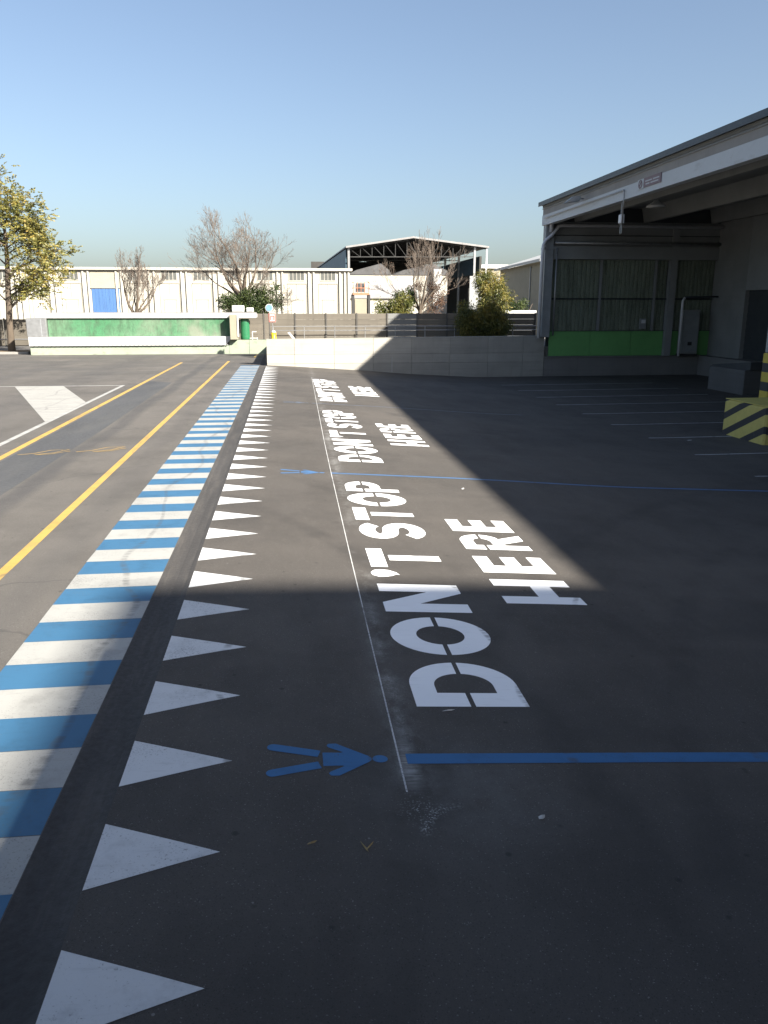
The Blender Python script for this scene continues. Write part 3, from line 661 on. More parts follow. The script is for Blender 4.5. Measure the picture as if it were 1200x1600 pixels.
bb = MB(); bb.bbox(BX, 16.3, BY, 24.35, -1.0, .345, .05); bb.build('body', 'chev', ck)
MB().bbox(BX + .01, 16.29, BY + .01, 24.34, .347, .372, .01).build('cap', 'yelblk', ck)
M['band'] = chevron('column_bands', (.55, .42, .06), (.03, .03, .033), 0, .62, .3, -.76)
pc = thing('canopy_column', (15.85, 25.3, -.78), 'yellow and black banded canopy column behind the chevron block', 'column')
MB().bbox(15.80, 16.33, 25.05, 25.55, -1.0, 1.72, .03).build('banded_base', 'band', pc)
MB().bbox(15.83, 16.30, 25.08, 25.52, 1.72, 8.66, .03).build('shaft', 'grey_st', pc)
MB().box(15.81, 16.35, 24.98, 25.05, 1.78, 2.95).build('notice_board', 'white', pc)
MB().box(15.85, 16.31, 24.965, 24.98, 1.95, 2.25).build('red_stripe', 'red', pc)

# ------------------------------------------------------------------ green loading dock (left)
gd = thing('green_loading_dock', (-9.5, 60, 0), 'low green loading dock with white roof edge and white bumper band', 'building')
MB().box(-17.6, -4.1, 58.52, 62.2, -.3, .60).build('base_wall', 'paleg', gd)
MB().box(-4.09, -2.72, 58.5, 59.0, -.3, .955).build('low_wall', 'paleg', gd)
MB().box(-2.70, -.9, 58.5, 59.0, -.3, .96).build('low_wall', 'paleg', gd)
bw = MB(); bw.add([(-17.62, 58.35, .60), (-4.3, 58.35, .60), (-3.95, 58.35, 1.22), (-3.4, 58.38, 1.38), (-3.4, 58.38, 1.24), (-17.62, 58.35, 1.22)], [])
bw = MB(); bw.prism([(-17.62, .61), (-4.35, .61), (-4.05, .95), (-3.85, 1.28), (-4.1, 1.22), (-17.62, 1.22)], 'y', 58.36, 58.75); bw.build('bumper_band', 'white', gd)
bt = MB()
for i in range(46): x = -17.3 + i * .29; bt.box(x, x + .07, 58.335, 58.36, .61, .68)
tag(bt.build('band_bolts', 'grey_st', gd), kind='stuff')
MB().box(-17.6, -4.1, 58.75, 62.2, .60, 1.20).build('deck', 'dockc', gd)
MB().box(-16.36, -3.5, 58.78, 59.2, 1.2, 2.46).build('green_wall', 'green_w', gd)
MB().bbox(-16.42, -2.2, 58.60, 62.3, 2.47, 2.74, .01).build('roof_edge', 'white', gd)
MB().box(-16.40, -2.25, 58.7, 62.25, 2.742, 2.84).build('roof_top', 'roofgrey', gd)
MB().bbox(-3.98, -3.45, 57.95, 58.75, 1.0, 2.7, .02).build('pillar', 'beige', gd)
MB().box(-3.47, -3.36, 57.9, 58.0, 1.2, 2.7).build('pillar_trim', 'white', gd)
gt = thing('green_tank', (-3.05, 59.1, .96), 'ribbed glossy green tank beside the dock pillar', 'tank')
pr = [(.30, .96), (.32, 1.0)] + [(.32 + (.015 if i % 2 else 0), 1.0 + i * .16) for i in range(1, 9)] + [(.30, 2.40)]
tb = MB(); tb.tube([(-3.0, 59.25, z) for r, z in pr], [r for r, z in pr], 18); tb.build('shell', 'green_s', gt, True)
gc = thing('grey_metal_cabinet', (-17.0, 59, 1.22), 'grey sheet metal cabinet at the left end of the dock', 'cabinet')
MB().bbox(-17.70, -16.39, 58.45, 60.0, 1.23, 2.48, .02).build('body', 'steel', gc)
MB().box(-16.75, -16.71, 58.44, 58.455, 1.25, 2.46).build('door_seam', 'grey_st', gc)
for x, w, h, lab in ((-3.85, .85, .46, 'larger white ventilation unit on the dock roof corner'), (-2.85, .5, .32, 'smaller white ventilation unit on the dock roof corner')):
    u = thing('ventilation_unit', (x + w / 2, 59.4, 2.84), lab, 'ventilation unit', 'units on the dock roof')
    MB().bbox(x, x + w, 59.0, 59.8, 2.86, 2.86 + h, .04).build('case', 'white', u)
    gm = MB()
    for i in range(4): gm.box(x + .08, x + w - .08, 58.985, 59.0, 2.92 + i * h * .2, 2.95 + i * h * .2)
    gm.build('grille', 'grey_st', u)

# sign, round sign, yellow bin, pipe rack at the end of the low wall
sp = thing('notice_sign', (-.93, 52.9, .95), 'small red and white notice board on a post behind the wall end', 'sign')
MB().tube([(-.93, 52.96, .95), (-.93, 52.96, 2.8)], .028, 6).build('post', 'steel', sp)
MB().bbox(-1.15, -.71, 52.88, 52.92, 2.27, 2.84, .005).build('board', 'white', sp)
rb = MB()
for a in ((-1.14, -.72, 2.77, 2.82), (-1.14, -.72, 2.29, 2.34), (-1.14, -1.09, 2.34, 2.77), (-.77, -.72, 2.34, 2.77)): rb.box(a[0], a[1], 52.865, 52.88, a[2], a[3])
rb.build('red_border', 'red', sp)
fg = MB(); fg.box(-1.05, -1.0, 52.865, 52.88, 2.40, 2.68); fg.box(-.86, -.81, 52.865, 52.88, 2.40, 2.68); fg.box(-1.0, -.86, 52.866, 52.88, 2.62, 2.68); fg.build('red_symbol', 'red', sp)
rs = thing('round_sign', (-1.0, 54.4, .95), 'round blue road sign above the fence beside the notice', 'sign')
MB().tube([(-.98, 54.5, .95), (-.98, 54.5, 3.42)], .028, 6).build('post', 'white', rs)
MB().tube([(-1.14, 54.40, 3.16), (-1.14, 54.44, 3.16)], .25, 18).build('disc', 'white', rs)
MB().tube([(-1.14, 54.385, 3.16), (-1.14, 54.40, 3.16)], .215, 18).build('face', 'blue_s', rs)
yb = thing('yellow_bin', (-.9, 52.6, .95), 'yellow bin with white lid standing behind the wall end', 'bin')
tb = MB(); tb.tube([(-.88, 52.6, z) for z in (.95, 1.05, 1.32, 1.36, 1.64)], [.17, .19, .18, .16, .17], 12); tb.build('body', 'yellowp', yb, True)
tb = MB(); tb.tube([(-.88, 52.6, z) for z in (1.64, 1.69, 1.76)], [.17, .15, .08], 12); tb.build('lid', 'white', yb, True)
wp = thing('pipe_rack', (-2.3, 59.6, .8), 'low grey pipe rack between green tank and fence', 'pipe rack')
for a, b in (((-2.95, 59.2, 1.05), (-2.15, 59.2, 1.05)), ((-2.95, 59.2, .8), (-2.95, 59.2, 1.05)), ((-2.15, 59.2, .8), (-2.15, 59.2, 1.1)), ((-2.5, 59.2, .8), (-2.5, 59.2, 1.5)), ((-2.5, 59.2, 1.5), (-2.2, 59.2, 1.5))):
    MB().tube([a, b], .035, 6).build('pipe', 'white', wp)
hs_ = thing('leaning_board', (.3, 53.0, .95), 'short white board leaning against the railing near the bin', 'board')
MB().prism([(.0, 1.62), (.14, 1.66), (.52, 1.2), (.38, 1.16)], 'y', 53.0, 53.04).build('plank', 'white', hs_)

# ------------------------------------------------------------------ prefabricated fence
FY = 54.0
fence = thing('plank_fence', (8, FY, .95), 'weathered brown concrete plank fence behind the retaining wall', 'fence')
PW = 2.02
def plank_set(w, h, hp):
    return ([mesh_of((lambda b: b.bbox(.05, w - .05, -.03, .03, .004, h, .012))(MB()), 'plank', k) for k in ('fencec', 'fencep')],
            mesh_of((lambda b: b.bbox(-.05, .05, -.08, .08, 0, hp, .015))(MB()), 'post', 'postc'))
pm, pom = plank_set(PW, .366, 1.9)
for i in range(0, 9):
    x = -1.0 + PW * .75 + PW * (i - 1)
    k_ = 1.0
    if i == 0: k_ = .82; x += PW * .18
    piece('post', pom, fence, (x, FY, .93))
    for j in range(5): piece('plank', pm[1 if i == 4 else 0], fence, (x, FY + rj(.012), .95 + j * .37)).scale.x = k_
piece('post', pom, fence, (x + PW, FY, .93))
pm2, pom2 = plank_set(2.36, .386, 2.02)
for lab, xs, base in (('short run of brown plank fence beside the green tank', (-4.12, -1.76), .80), ('dark weathered plank fence behind the leafy tree at far left', (-32.4, -30.0, -27.7, -25.4, -23.0, -20.6, -18.3), .42)):
    f2 = thing('plank_fence', (xs[0], 63, base), lab, 'fence')
    for x in xs:
        piece('post', pom2, f2, (x, 63, base - .02))
        for j in range(5): piece('plank', pm2[0], f2, (x, 63 + rj(.012), base + j * .385))
    piece('post', pom2, f2, (x + 2.36, 63, base - .02))
# guard rail in front of it
rl = thing('guard_rail', (8, 53.2, .95), 'thin two-bar grey metal railing in front of the fence', 'railing')
for z in (2.0, 1.75): MB().tube([(-1.0, 53.2, z), (17.0, 53.2, z)], .022, 6).build('rail', 'steel', rl)
for k in range(10): MB().tube([(-.9 + k * 1.98, 53.24, .95), (-.9 + k * 1.98, 53.24, 2.03)], .025, 6).build('post', 'steel', rl)
r2 = thing('guard_rail', (-28, 61.8, .1), 'single grey guard rail under the leafy tree at far left', 'railing')
MB().tube([(-40, 62.3, .93), (-18.0, 62.3, .93)], .04, 6).build('rail', 'steel', r2)
for k in range(8): MB().tube([(-18.3 - k * 2.8, 62.34, .1), (-18.3 - k * 2.8, 62.34, .96)], .03, 6).build('post', 'steel', r2)

# ------------------------------------------------------------------ white warehouse
WY = 85.0
wh = thing('white_warehouse', (-18, 88, 0), 'long low cream-white warehouse with high four-pane windows', 'building')
MB().box(-52, 6.5, WY, WY + 18, -1, 6.75).build('wall', 'cream', wh)
MB().bbox(-52.2, 6.75, WY - .35, WY + 18.2, 6.76, 7.02, .02).build('roof_edge', 'creamtrim', wh)
rbm = mesh_of((lambda b: b.bbox(-.09, .09, -.16, .02, 0, 6.74, .02))(MB()), 'pilaster', 'creamtrim')
winb = mesh_of((lambda b: b.box(-.06, 1.53, -.05, .02, -.07, 0).box(-.06, 1.53, -.05, .02, .87, .94).box(-.06, 0, -.05, .02, 0, .87).box(1.47, 1.53, -.05, .02, 0, .87).box(.335, .385, -.045, .02, 0, .87).box(.71, .76, -.045, .02, 0, .87).box(1.085, 1.135, -.045, .02, 0, .87))(MB()), 'window', 'creamtrim')
paneb = mesh_of((lambda b: b.box(0, .335, -.01, .015, 0, .87))(MB()), 'pane', 'winglass')
relief = mesh_of((lambda b: b.box(-.25, -.20, -.03, .01, 0, 5.5).box(1.67, 1.72, -.03, .01, 0, 5.5).box(-.2, 1.67, -.04, .01, 5.46, 5.56).box(.05, 1.42, -.03, .01, 3.9, 3.97).box(.12, .16, -.025, .01, 0, 3.9).box(1.3, 1.34, -.025, .01, 0, 3.9).box(.7, .74, -.02, .01, 4.05, 5.45))(MB()), 'wall_relief', 'groove')
for k in range(-16, 2):
    x = .36 + 3.17 * k
    if k != -6:
        w = piece('window', winb, wh, (x, WY, 5.84))
        for q in range(4): piece('pane', paneb, w, (x + q * .375 + (0 if q == 0 else .01), WY - .012, 5.84))
        piece('wall_relief', relief, wh, (x, WY, 0))
    for dx in (1.95, 2.45): piece('pilaster', rbm, wh, (x + dx, WY, 0))
piece('pilaster', rbm, wh, (6.35, WY, 0))
bd = MB()
for i in range(8): bd.box(-19.15 + i * .33 + .01, -19.15 + (i + 1) * .33, WY - .06 - .012 * (i % 2), WY, 0, 5.02)
d = bd.build('sliding_door', 'bluedoor', wh)
MB().box(-19.2, -16.45, WY - .05, WY, 5.06, 6.62).build('door_overpanel', 'overpanel', wh)
MB().box(-19.25, -16.4, WY - .14, WY, 5.02, 5.06).build('door_track', 'groove', wh)

# ------------------------------------------------------------------ open hangar behind
HY = 110.0
hg = thing('open_hangar', (17, 135, 0), 'tall open-fronted hangar with shallow white-edged gable and steel trusses', 'building')
EL, RG, ER = (7.9, 10.72), (16.8, 12.02), (27.0, 10.86)
def shp(y): return -(y - HY) * .028
def sheet(a, b, t, name, m):
    mb = MB(); vs = []
    for y in (HY - .6, HY + 55):
        s = shp(y); vs += [(a[0] + s, y, a[1]), (b[0] + s, y, b[1]), (b[0] + s, y, b[1] + t), (a[0] + s, y, a[1] + t)]
    mb.add(vs, [(0, 1, 2, 3), (7, 6, 5, 4), (0, 4, 5, 1), (1, 5, 6, 2), (2, 6, 7, 3), (3, 7, 4, 0)]); return mb.build(name, m, hg)
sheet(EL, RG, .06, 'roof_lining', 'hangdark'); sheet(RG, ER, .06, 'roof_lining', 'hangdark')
sheet((EL[0], EL[1] + .07), (RG[0], RG[1] + .07), .14, 'roof_sheet', 'white'); sheet((RG[0], RG[1] + .07), (ER[0], ER[1] + .07), .14, 'roof_sheet', 'white')
fe = MB()
for a, b in ((EL, RG), (RG, ER)):
    fe.add([(a[0], HY - .68, a[1] - .02), (b[0], HY - .68, b[1] - .02), (b[0], HY - .68, b[1] + .20), (a[0], HY - .68, a[1] + .20), (a[0], HY - .6, a[1] - .02), (b[0], HY - .6, b[1] - .02), (b[0], HY - .6, b[1] + .20), (a[0], HY - .6, a[1] + .20)],
           [(3, 2, 1, 0), (4, 5, 6, 7), (0, 1, 5, 4), (1, 2, 6, 5), (2, 3, 7, 6), (3, 0, 4, 7)])
fe.build('gable_edge', 'roofgrey', hg)
def rz(x): return EL[1] + (x - EL[0]) / (RG[0] - EL[0]) * (RG[1] - EL[1]) if x < RG[0] else RG[1] + (x - RG[0]) / (ER[0] - RG[0]) * (ER[1] - RG[1])
for n_, y in enumerate((HY, HY + 9, HY + 18, HY + 30, HY + 42)):
    t = MB(); s = shp(y); zc = 9.62
    t.bar((8.3 + s, y, zc), (25.2 + s, y, zc + .12), .10)
    xs = [8.3 + i * 1.55 for i in range(12)]
    for i, x in enumerate(xs):
        t.bar((x + s, y, zc), (x + s, y, rz(x) - .05), .06)
        if i < 11:
            a, b = (zc, rz(xs[i + 1]) - .05) if x > RG[0] else (rz(x) - .05, zc)
            t.bar((x + s, y, a), (xs[i + 1] + s, y, b), .045)
    t.bar((EL[0] + .3 + s, y, EL[1] - .1), (RG[0] + s, y, RG[1] - .1), .14); t.bar((RG[0] + s, y, RG[1] - .1), (ER[0] - .3 + s, y, ER[1] - .1), .14)
    t.build('truss', 'truss' if n_ == 0 else 'hangdark', hg)
    for x in (8.3, 25.2): MB().box(x + s - .14, x + s + .14, y - .14, y + .14, -1, rz(x) - .1).build('steel_column', 'steel', hg)
MB().box(26.65, 26.85, HY - .5, HY - .3, -1, 10.8).build('steel_column', 'whitepipe', hg)
sw = MB(); s2 = shp(HY + 55)
sw.add([(7.98, HY + 1, 7.0), (7.98 + s2, HY + 55, 7.0), (7.98 + s2, HY + 55, 10.65), (7.98, HY + 1, 10.65), (8.06, HY + 1, 7.0), (8.06 + s2, HY + 55, 7.0), (8.06 + s2, HY + 55, 10.65), (8.06, HY + 1, 10.65)],
       [(0, 1, 2, 3), (7, 6, 5, 4), (0, 4, 5, 1), (1, 5, 6, 2), (2, 6, 7, 3), (3, 7, 4, 0)]); sw.build('side_cladding', 'bluecl', hg)
for a, b in ((HY + .5, HY + 10), (HY + 10.3, HY + 20), (HY + 20.3, HY + 32)):
    sw = MB(); sw.add([(25.4 + shp(a), a, 7.5), (25.4 + shp(b), b, 7.5), (25.4 + shp(b), b, 9.5), (25.4 + shp(a), a, 9.5), (25.48 + shp(a), a, 7.5), (25.48 + shp(b), b, 7.5), (25.48 + shp(b), b, 9.5), (25.48 + shp(a), a, 9.5)],
       [(0, 1, 2, 3), (7, 6, 5, 4), (0, 4, 5, 1), (1, 5, 6, 2), (2, 6, 7, 3), (3, 7, 4, 0)]); sw.build('side_cladding', 'bluecl', hg)
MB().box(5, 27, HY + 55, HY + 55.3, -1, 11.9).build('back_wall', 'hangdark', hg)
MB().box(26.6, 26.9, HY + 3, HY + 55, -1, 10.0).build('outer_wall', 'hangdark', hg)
# low annex in front of the hangar
an = thing('low_annex', (13, 101, 0), 'low white annex with grey corrugated roofs in front of the hangar', 'building')
MB().box(7.0, 19.4, 99, 106, -1, 6.9).build('wall', 'cream', an)
MB().box(7.0, 15.5, 97, 99, -1, 4.2).build('lean_to', 'cream', an)
MB().prism([(96.7, 4.2), (99.0, 5.7), (99.0, 5.82), (96.7, 4.32)], 'x', 6.9, 15.6).build('lean_to_roof', 'roofgrey', an)
for x0, x1 in ((7.2, 12.6), (12.8, 19.6)):
    MB().prism([(x0, 6.95), (x1, 6.95), (x1 - .3, 7.5), ((x0 + x1) / 2 + 1.4, 8.25), (x0 + 1.2, 7.5)], 'y', 98.9, 107).build('roof', 'corr', an)
MB().box(17.6, 18.5, 98.2, 98.9, -1, 7.6).build('white_pier', 'white', an)
# grey workshop, its shaded side towards us
gw = thing('grey_workshop', (24, 104, 0), 'grey concrete workshop with shaded side below the blue cladding', 'building')
MB().add([(20.6, 92, -1), (24.6, 109, -1), (26.3, 109, -1), (26.3, 92, -1), (20.6, 92, 6.6), (24.6, 109, 7.2), (26.3, 109, 7.2), (26.3, 92, 6.6)], [(3, 2, 1, 0), (4, 5, 6, 7), (0, 1, 5, 4), (1, 2, 6, 5), (2, 3, 7, 6), (3, 0, 4, 7)]).build('wall', 'clad', gw)
for t in (.25, .6): MB().box(20.6 + 4 * t - .08, 20.6 + 4 * t + .1, 92 + 17 * t - .6, 92 + 17 * t + .6, 0, 5.4).build('doorway', 'darkdoor', gw)
# beige building on the right, white roof
bg = thing('beige_building', (24, 74, 0), 'beige rendered building with bright white sloping roof beside the canopy', 'building')
MB().add([(20.9, 65.5, -1), (22.0, 84, -1), (40, 84, -1), (40, 65.5, -1), (20.9, 65.5, 6.9), (22.0, 84, 6.9), (40, 84, 6.9), (40, 65.5, 6.9)], [(3, 2, 1, 0), (4, 5, 6, 7), (0, 1, 5, 4), (1, 2, 6, 5), (2, 3, 7, 6), (3, 0, 4, 7)]).build('wall', 'beige', bg)
MB().add([(20.3, 65.2, 6.78), (21.4, 84.3, 6.78), (40, 84.3, 12.2), (40, 65.2, 12.2), (20.3, 65.2, 7.0), (21.4, 84.3, 7.0), (40, 84.3, 12.45), (40, 65.2, 12.45)], [(3, 2, 1, 0), (4, 5, 6, 7), (0, 1, 5, 4), (1, 2, 6, 5), (2, 3, 7, 6), (3, 0, 4, 7)]).build('roof', 'white', bg)
MB().tube([(21.15, 70.5, 0), (21.15, 70.5, 6.6)], .06, 6).build('downpipe', 'steel', bg)
fb = thing('far_flat_roof', (26, 125, 0), 'distant low building with thin white flat roof edge', 'building')
MB().box(27.5, 46, 120, 135, -1, 8.7).build('wall', 'beige', fb); MB().box(27.2, 46.3, 119.6, 135.3, 8.72, 9.25).build('roof', 'white', fb)

# ------------------------------------------------------------------ scissor lift and skip seen over the fence
lf = thing('scissor_lift', (6.95, 78, 0), 'beige scissor lift with orange railed platform beside the warehouse', 'lift')
MB().bbox(6.35, 7.55, 77.6, 78.4, 2.3, 3.95, .05).build('body', 'beige', lf)
for x in (6.12, 7.62): MB().box(x, x + .22, 77.5, 78.5, -.2, 4.35).build('mast', 'black', lf)
MB().box(6.3, 7.6, 77.5, 78.5, -.2, 2.25).build('chassis', 'black', lf)
MB().box(6.2, 7.75, 77.4, 78.6, 4.32, 4.5).build('platform', 'orange', lf)
lr = MB()
for x in (6.25, 6.62, 6.97, 7.32, 7.7): lr.bar((x, 77.45, 4.5), (x, 77.45, 5.5), .05)
for z in (4.95, 5.48): lr.bar((6.2, 77.45, z), (7.75, 77.45, z), .06); lr.bar((6.22, 77.4, z), (6.22, 78.6, z), .06); lr.bar((7.73, 77.4, z), (7.73, 78.6, z), .06)
lr.build('guard_rails', 'orange', lf)
MB().box(6.55, 7.4, 78.2, 78.5, 4.6, 5.4).build('control_panel', 'darkdoor', lf)
sk = thing('waste_skip', (18.2, 66.5, 0), 'white-rimmed waste skip heaped with brush behind the fence', 'skip')
MB().prism([(16.6, 2.55), (20.2, 2.55), (19.8, 0), (17.0, 0)], 'y', 65.6, 67.4).build('tub', 'grey_st', sk)
MB().box(16.5, 20.3, 65.5, 67.5, 2.55, 2.95).build('rim', 'white', sk)
for k, (x0, z0, x1, z1, lab) in enumerate(((15.6, 2.6, 17.9, 3.75, 'upper raw timber plank sticking out of the skip'), (15.5, 2.45, 17.6, 3.35, 'middle raw timber plank sticking out of the skip'), (15.8, 2.35, 18.1, 3.15, 'lower raw timber plank sticking out of the skip'))):
    p_ = MB(); p_.bar((x0, 66 + .25 * k, z0), (x1, 66 + .25 * k, z1), .25, .06); tag(p_.build('timber_plank', 'wood', None, False, ((x0 + x1) / 2, 66.2, (z0 + z1) / 2)), lab, 'plank', 'planks in the skip')

# ------------------------------------------------------------------ vegetation
M['lf_rob'] = leaf_mat('locust_leaves', [(.07, .088, .032), (.12, .132, .042), (.19, .185, .055), (.29, .24, .058), (.33, .22, .048)])
M['lf_dark'] = leaf_mat('evergreen_leaves', [(.022, .038, .014), (.038, .062, .018), (.06, .085, .024), (.10, .115, .034)])
M['lf_bush'] = leaf_mat('willowy_leaves', [(.04, .054, .016), (.07, .086, .022), (.115, .12, .028), (.20, .17, .032), (.29, .20, .034)])
M['lf_yel'] = leaf_mat('yellow_green_leaves', [(.03, .045, .012), (.07, .085, .018), (.15, .145, .035), (.22, .19, .05)])
M['lf_brown'] = leaf_mat('withered_leaves', [(.09, .05, .035), (.15, .09, .06), (.20, .12, .075)])

def rv(r): return Vector((r.gauss(0, 1), r.gauss(0, 1), r.gauss(0, 1)))
def grow(rng, tr, tw, p, d, ln, rad, lev, maxlev, tips, up=.12, spread=.55, nseg=4, kids=(3, 4), shrink=.68):
    pts = [p.copy()]; rads = [rad]; dd = d.copy()
    for i in range(nseg):
        dd = (dd + rv(rng) * .11 + Vector((0, 0, up * (.5 + lev * .2)))).normalized()
        p = p + dd * (ln / nseg); pts.append(p.copy()); rads.append(max(.007, rad * (1 - (i + 1) / nseg * .45)))
    (tr if lev <= 1 else tw).tube(pts, rads, 7 if lev == 0 else (5 if lev < 3 else 3), cap=False)
    if lev >= maxlev: tips.append((p, dd, pts)); return
    n = rng.randint(*kids)
    for k in range(n):
        q = pts[-1] if k == 0 else pts[rng.randint(max(1, nseg // 2 - (lev > 0)), nseg)]
        ax = dd.cross(rv(rng)).normalized(); ang = (0.15 if k == 0 else spread * rng.uniform(.7, 1.35))
        nd = (Matrix.Rotation(ang, 3, ax) @ dd).normalized()
        grow(rng, tr, tw, q, nd, ln * shrink * rng.uniform(.75, 1.15), rads[-1] * (.92 if k == 0 else rng.uniform(.55, .75)), lev + 1, maxlev, tips, up, spread, max(2, nseg - (lev > 1)), kids, shrink)
def leaf(b, p, d, l, w, n):
    d = d.normalized(); s = d.cross(n)
    if s.length < 1e-4: s = d.orthogonal()
    s.normalize(); m = p + d * l * .5
    b.add([p, m + s * w, p + d * l, m - s * w], [(0, 1, 2, 3)])
def bare_tree(base, label, seed, h, limbs, maxlev=5, trunk_h=2.5, tr_r=.17, spread=.55, up=.10, kids=(3, 4), brown=0, shrink=.66, twig='barkpale'):
    rng = random.Random(seed); t = thing('bare_tree', base, label, 'tree', 'leafless trees behind the fence')
    tr, tw = MB(), MB(); tips = []; B = Vector(base)
    top = B + Vector((rj(.1), rj(.1), trunk_h)); tr.tube([B - Vector((0, 0, .2)), B + Vector((0, 0, trunk_h * .4)), top], [tr_r * 1.35, tr_r * 1.1, tr_r], 9, cap=False)
    for (dx, dy, dz, l, r) in limbs:
        grow(rng, tr, tw, top - Vector((0, 0, .1)), Vector((dx, dy, dz)).normalized(), l, r, 1, maxlev, tips, up, spread, 4, kids, shrink)
    tr.build('trunk', 'bark', t, True); tw.build('crown', twig, t)
    if brown:
        b = MB()
        for p, d, pts in tips:
            if rng.random() < brown:
                for q in range(rng.randint(1, 3)): leaf(b, p + rv(rng) * .12, rv(rng) + Vector((0, 0, -.6)), rng.uniform(.06, .11), rng.uniform(.02, .04), rv(rng))
        if b.v: b.build('last_leaves', 'lf_brown', t)
    return t
bare_tree((-11.9, 67, 0), 'small forked bare tree in front of the blue door', 3, 9, [(-.75, .1, 1.0, 2.1, .13), (.12, -.2, 1.2, 2.0, .15), (.75, .2, .8, 1.7, .10), (.3, .5, 1, 1.8, .08)], 6, 2.6, .19, .50, .14, (3, 4), .05)
bare_tree((-3.45, 67, 0), 'largest bare tree rising over the green shrub and warehouse', 11, 11, [(-.05, .1, 1.2, 2.9, .19), (.6, .2, 1.0, 2.6, .14), (-1.0, -.2, .7, 2.8, .13), (-1.0, .3, .25, 2.4, .10), (.9, -.2, .35, 1.9, .10), (.2, -.6, 1, 2.6, .12), (-.5, .4, 1, 2.8, .12), (.8, .3, .9, 2.1, .11), (.1, .3, 1.2, 2.9, .12)], 6, 3.8, .24, .60, .08, (3, 4), .03, .68)
bare_tree((10.85, 67, 0), 'slender upright bare tree in front of the hangar', 23, 10, [(0, 0, 1.2, 2.5, .12), (-.5, .1, 1.0, 2.3, .10), (.55, -.1, .95, 2.3, .10), (-.85, .2, .7, 1.9, .08), (.3, .4, 1, 2.2, .08), (.95, .1, .6, 1.8, .07), (-.4, -.4, 1, 2.2, .08)], 6, 3.0, .16, .46, .11, (3, 3), .10, .70)

def blob_leaves(rng, b, c, rx, ry_, rz_, n, l, w, droop=.3, clumps=30, cr=.5, hollow=.35):
    cl = []
    for i in range(clumps):
        v = rv(rng).normalized() * rng.uniform(hollow, 1.0) ** .6; cl.append((Vector((c[0] + v.x * rx, c[1] + v.y * ry_, c[2] + v.z * rz_)), rng.uniform(.6, 1.25) * cr))
    for i in range(n):
        q, r = cl[rng.randrange(len(cl))]; o = rv(rng) * r * .5
        d = (o.normalized() if o.length > 1e-6 else Vector((0, 0, 1))) * .7 + rv(rng) * .45 + Vector((0, 0, -droop))
        leaf(b, q + o, d, l * rng.uniform(.6, 1.25), w * rng.uniform(.7, 1.2), rv(rng))
    return cl
# leafy tree at the far left
rng = random.Random(5); tb0 = Vector((-19.7, 61.2, .13))
lt = thing('leafy_tree', tuple(tb0), 'tall yellowing leafy tree in the soil bed at far left', 'tree')
tr, tw, lv = MB(), MB(), MB(); tips = []
tr.tube([tb0 - Vector((0, 0, .2)), tb0 + Vector((.05, 0, 2)), tb0 + Vector((.2, 0, 4.2)), tb0 + Vector((.35, .1, 6.4)), tb0 + Vector((.4, .1, 8.6))], [.27, .22, .19, .15, .09], 9, cap=False)
for z, dx, dy, l in ((2.9, .9, -.2, 2.2), (3.3, -.9, .2, 2.4), (3.8, 1, .3, 2.4), (4.4, -.9, -.4, 2.5), (4.9, .9, -.5, 2.3), (5.4, .8, .6, 2.2), (5.9, -.8, .5, 2.3), (6.6, .85, -.1, 2.0), (7.2, -.8, -.3, 2.0), (7.8, .7, .4, 1.7), (8.4, .1, -.2, 1.9), (8.5, .6, .0, 1.5), (8.5, -.6, .1, 1.7), (3.1, .8, .6, 2.2), (4.1, .9, -.6, 2.3), (5.1, .95, .1, 2.4), (6.2, .9, .4, 2.1), (7.0, .8, -.5, 1.9), (7.6, .9, -.1, 1.6), (8.2, -.4, -.6, 1.8), (8.6, .3, .4, 1.6)):
    grow(rng, tr, tw, tb0 + Vector((.05 + z * .045, 0, z)), Vector((dx, dy, .55)).normalized(), l, .065, 2, 4, tips, .03, .6, 4, (3, 4), .62)
for p, d, pts in tips:
    for f in range(rng.randint(6, 9)):                    # pinnate leaves: leaflets along a drooping stalk
        st_ = (d * .5 + rv(rng) * .7 + Vector((0, 0, -.5))).normalized(); o = pts[rng.randrange(len(pts))] + rv(rng) * .28; ln = rng.uniform(.3, .55)
        for i in range(7):
            q = o + st_ * ln * (i + 1) / 7; s = st_.cross(Vector((0, 0, 1))); s = s.normalized() if s.length > .05 else Vector((1, 0, 0))
            for sg_ in (-1, 1): leaf(lv, q, s * sg_ + st_ * .35 + rv(rng) * .15, rng.uniform(.13, .2), .045, rv(rng))
tr.build('trunk', 'bark', lt, True); tw.build('branches', 'barkpale', lt); lv.build('crown', 'lf_rob', lt)

def shrub(name, base, label, seed, parts, m, l, w, droop, n_stem=7, cat='shrub', group=None):
    rng = random.Random(seed); t = thing(name, base, label, cat, group); b = MB(); s = MB(); B = Vector(base)
    for (c, r, n, cl, cr) in parts:
        cs = blob_leaves(rng, b, c, r[0], r[1], r[2], n, l, w, droop, cl, cr)
        for q, _ in cs[:n_stem]: s.tube([B + rv(rng) * .1, (B + q) / 2 + rv(rng) * .15, q], [.035, .025, .01], 5, cap=False)
    s.build('stems', 'bark', t); b.build('crown', m, t); return t
shrub('evergreen_shrub', (-3.1, 66.2, 0), 'dense dark green shrub around the foot of the largest bare tree', 31,
      [((-3.6, 66.2, 3.2), (1.5, 1.0, 1.0), 5200, 34, .42), ((-2.3, 66.2, 3.7), (1.3, .9, 1.1), 4000, 30, .40), ((-1.2, 66.2, 3.9), (1.2, .7, 1.1), 1500, 22, .28), ((-2.9, 66.0, 2.4), (1.1, .8, .9), 3000, 20, .42), ((-4.7, 66.2, 3.5), (.8, .6, .6), 900, 14, .28)], 'lf_dark', .16, .045, .1)
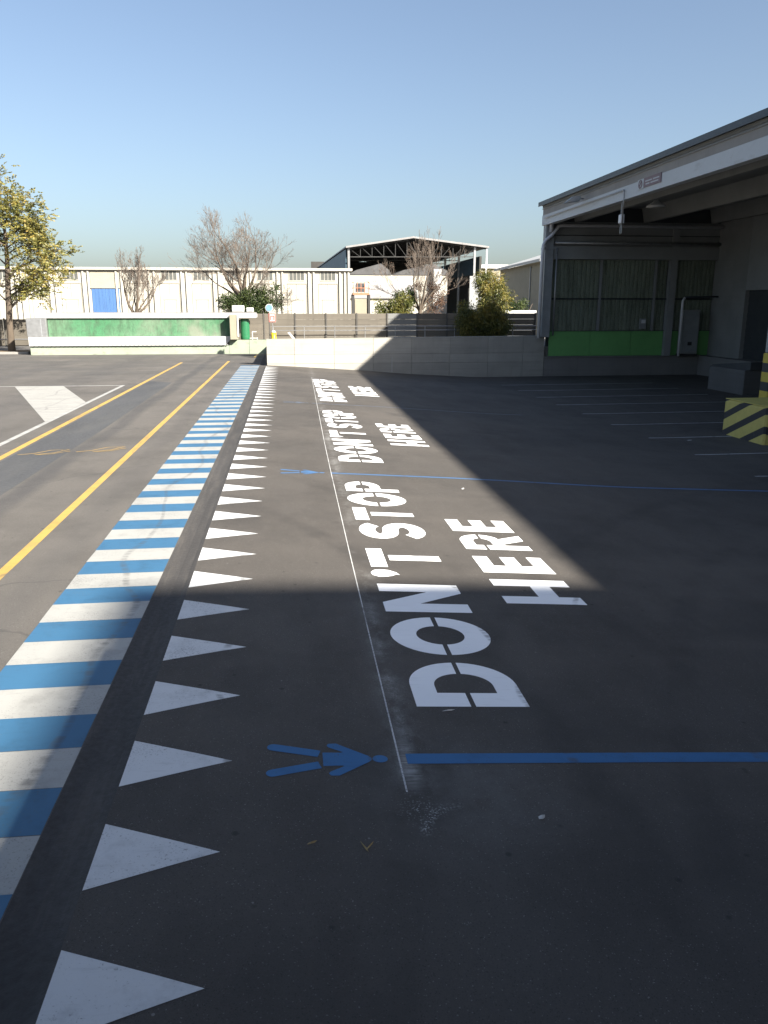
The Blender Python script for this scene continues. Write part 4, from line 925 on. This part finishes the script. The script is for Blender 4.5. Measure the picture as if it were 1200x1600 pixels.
shrub('willowy_bush', (12.6, 52.7, .95), 'big drooping olive bush hanging in front of the fence', 41,
      [((12.5, 52.7, 2.15), (1.35, .45, 1.0), 8500, 46, .42), ((11.6, 52.7, 2.6), (.6, .4, .95), 1900, 16, .3), ((13.3, 52.8, 2.7), (.9, .5, .9), 3600, 26, .36), ((13.9, 52.7, 2.0), (.6, .4, .85), 2400, 18, .36)], 'lf_bush', .19, .026, .75)
shrub('willowy_bush', (14.0, 57.2, .95), 'sunlit yellow-green bush rising behind the fence', 43,
      [((14.2, 57.2, 4.7), (1.0, .7, 1.1), 5000, 34, .38), ((14.4, 57.2, 3.4), (1.25, .7, 1.0), 5200, 32, .42), ((15.4, 57.2, 3.9), (.5, .4, .6), 500, 10, .26)], 'lf_bush', .20, .028, .6)
shrub('yellow_green_shrub', (7.6, 66.2, 0), 'loose yellow-green shrub above the fence beside the lift', 51,
      [((7.9, 66.2, 3.1), (.9, .6, .9), 1500, 22, .32)], 'lf_yel', .17, .05, .15, 7, 'shrub', 'shrubs showing above the fence')
shrub('yellow_green_shrub', (9.3, 66.4, 0), 'fuller yellow-green shrub above the fence left of the slender tree', 52,
      [((9.2, 66.4, 3.3), (.9, .6, .95), 2600, 26, .36)], 'lf_yel', .16, .05, .15, 7, 'shrub', 'shrubs showing above the fence')
shrub('dark_shrub', (10.0, 67.6, 0), 'dark green shrub in the shade left of the slender tree', 53,
      [((9.8, 67.6, 3.6), (.9, .6, 1.2), 3000, 24, .36)], 'lf_dark', .15, .045, .1, 7, 'shrub', 'shrubs showing above the fence')
shrub('withered_shrub', (12.0, 67.8, 0), 'brown withered shrub right of the slender bare tree', 54,
      [((12.1, 67.8, 3.9), (1.0, .6, 1.4), 2600, 26, .34), ((10.7, 68.0, 4.6), (.9, .5, .7), 900, 14, .3)], 'lf_brown', .11, .035, .2, 9)
shrub('brush_heap', (18.6, 66.4, 2.5), 'heap of cut green brush piled in the skip', 55,
      [((18.8, 66.4, 3.3), (1.0, .5, .55), 1500, 20, .3)], 'lf_dark', .15, .04, .2, 12, 'brush')
bs_ = MB(); rng = random.Random(9)
for i in range(16):
    a = Vector((rng.uniform(17.6, 19.8), rng.uniform(66, 66.8), 2.8)); bs_.bar(a, a + Vector((rng.uniform(-.9, .9), rng.uniform(-.2, .2), rng.uniform(.5, 1.3))), .04)
tag(bs_.build('cut_branches', 'barkpale', None, False, (18.6, 66.4, 2.9)), 'tangle of cut pale branches sticking out of the skip', 'branches', None)
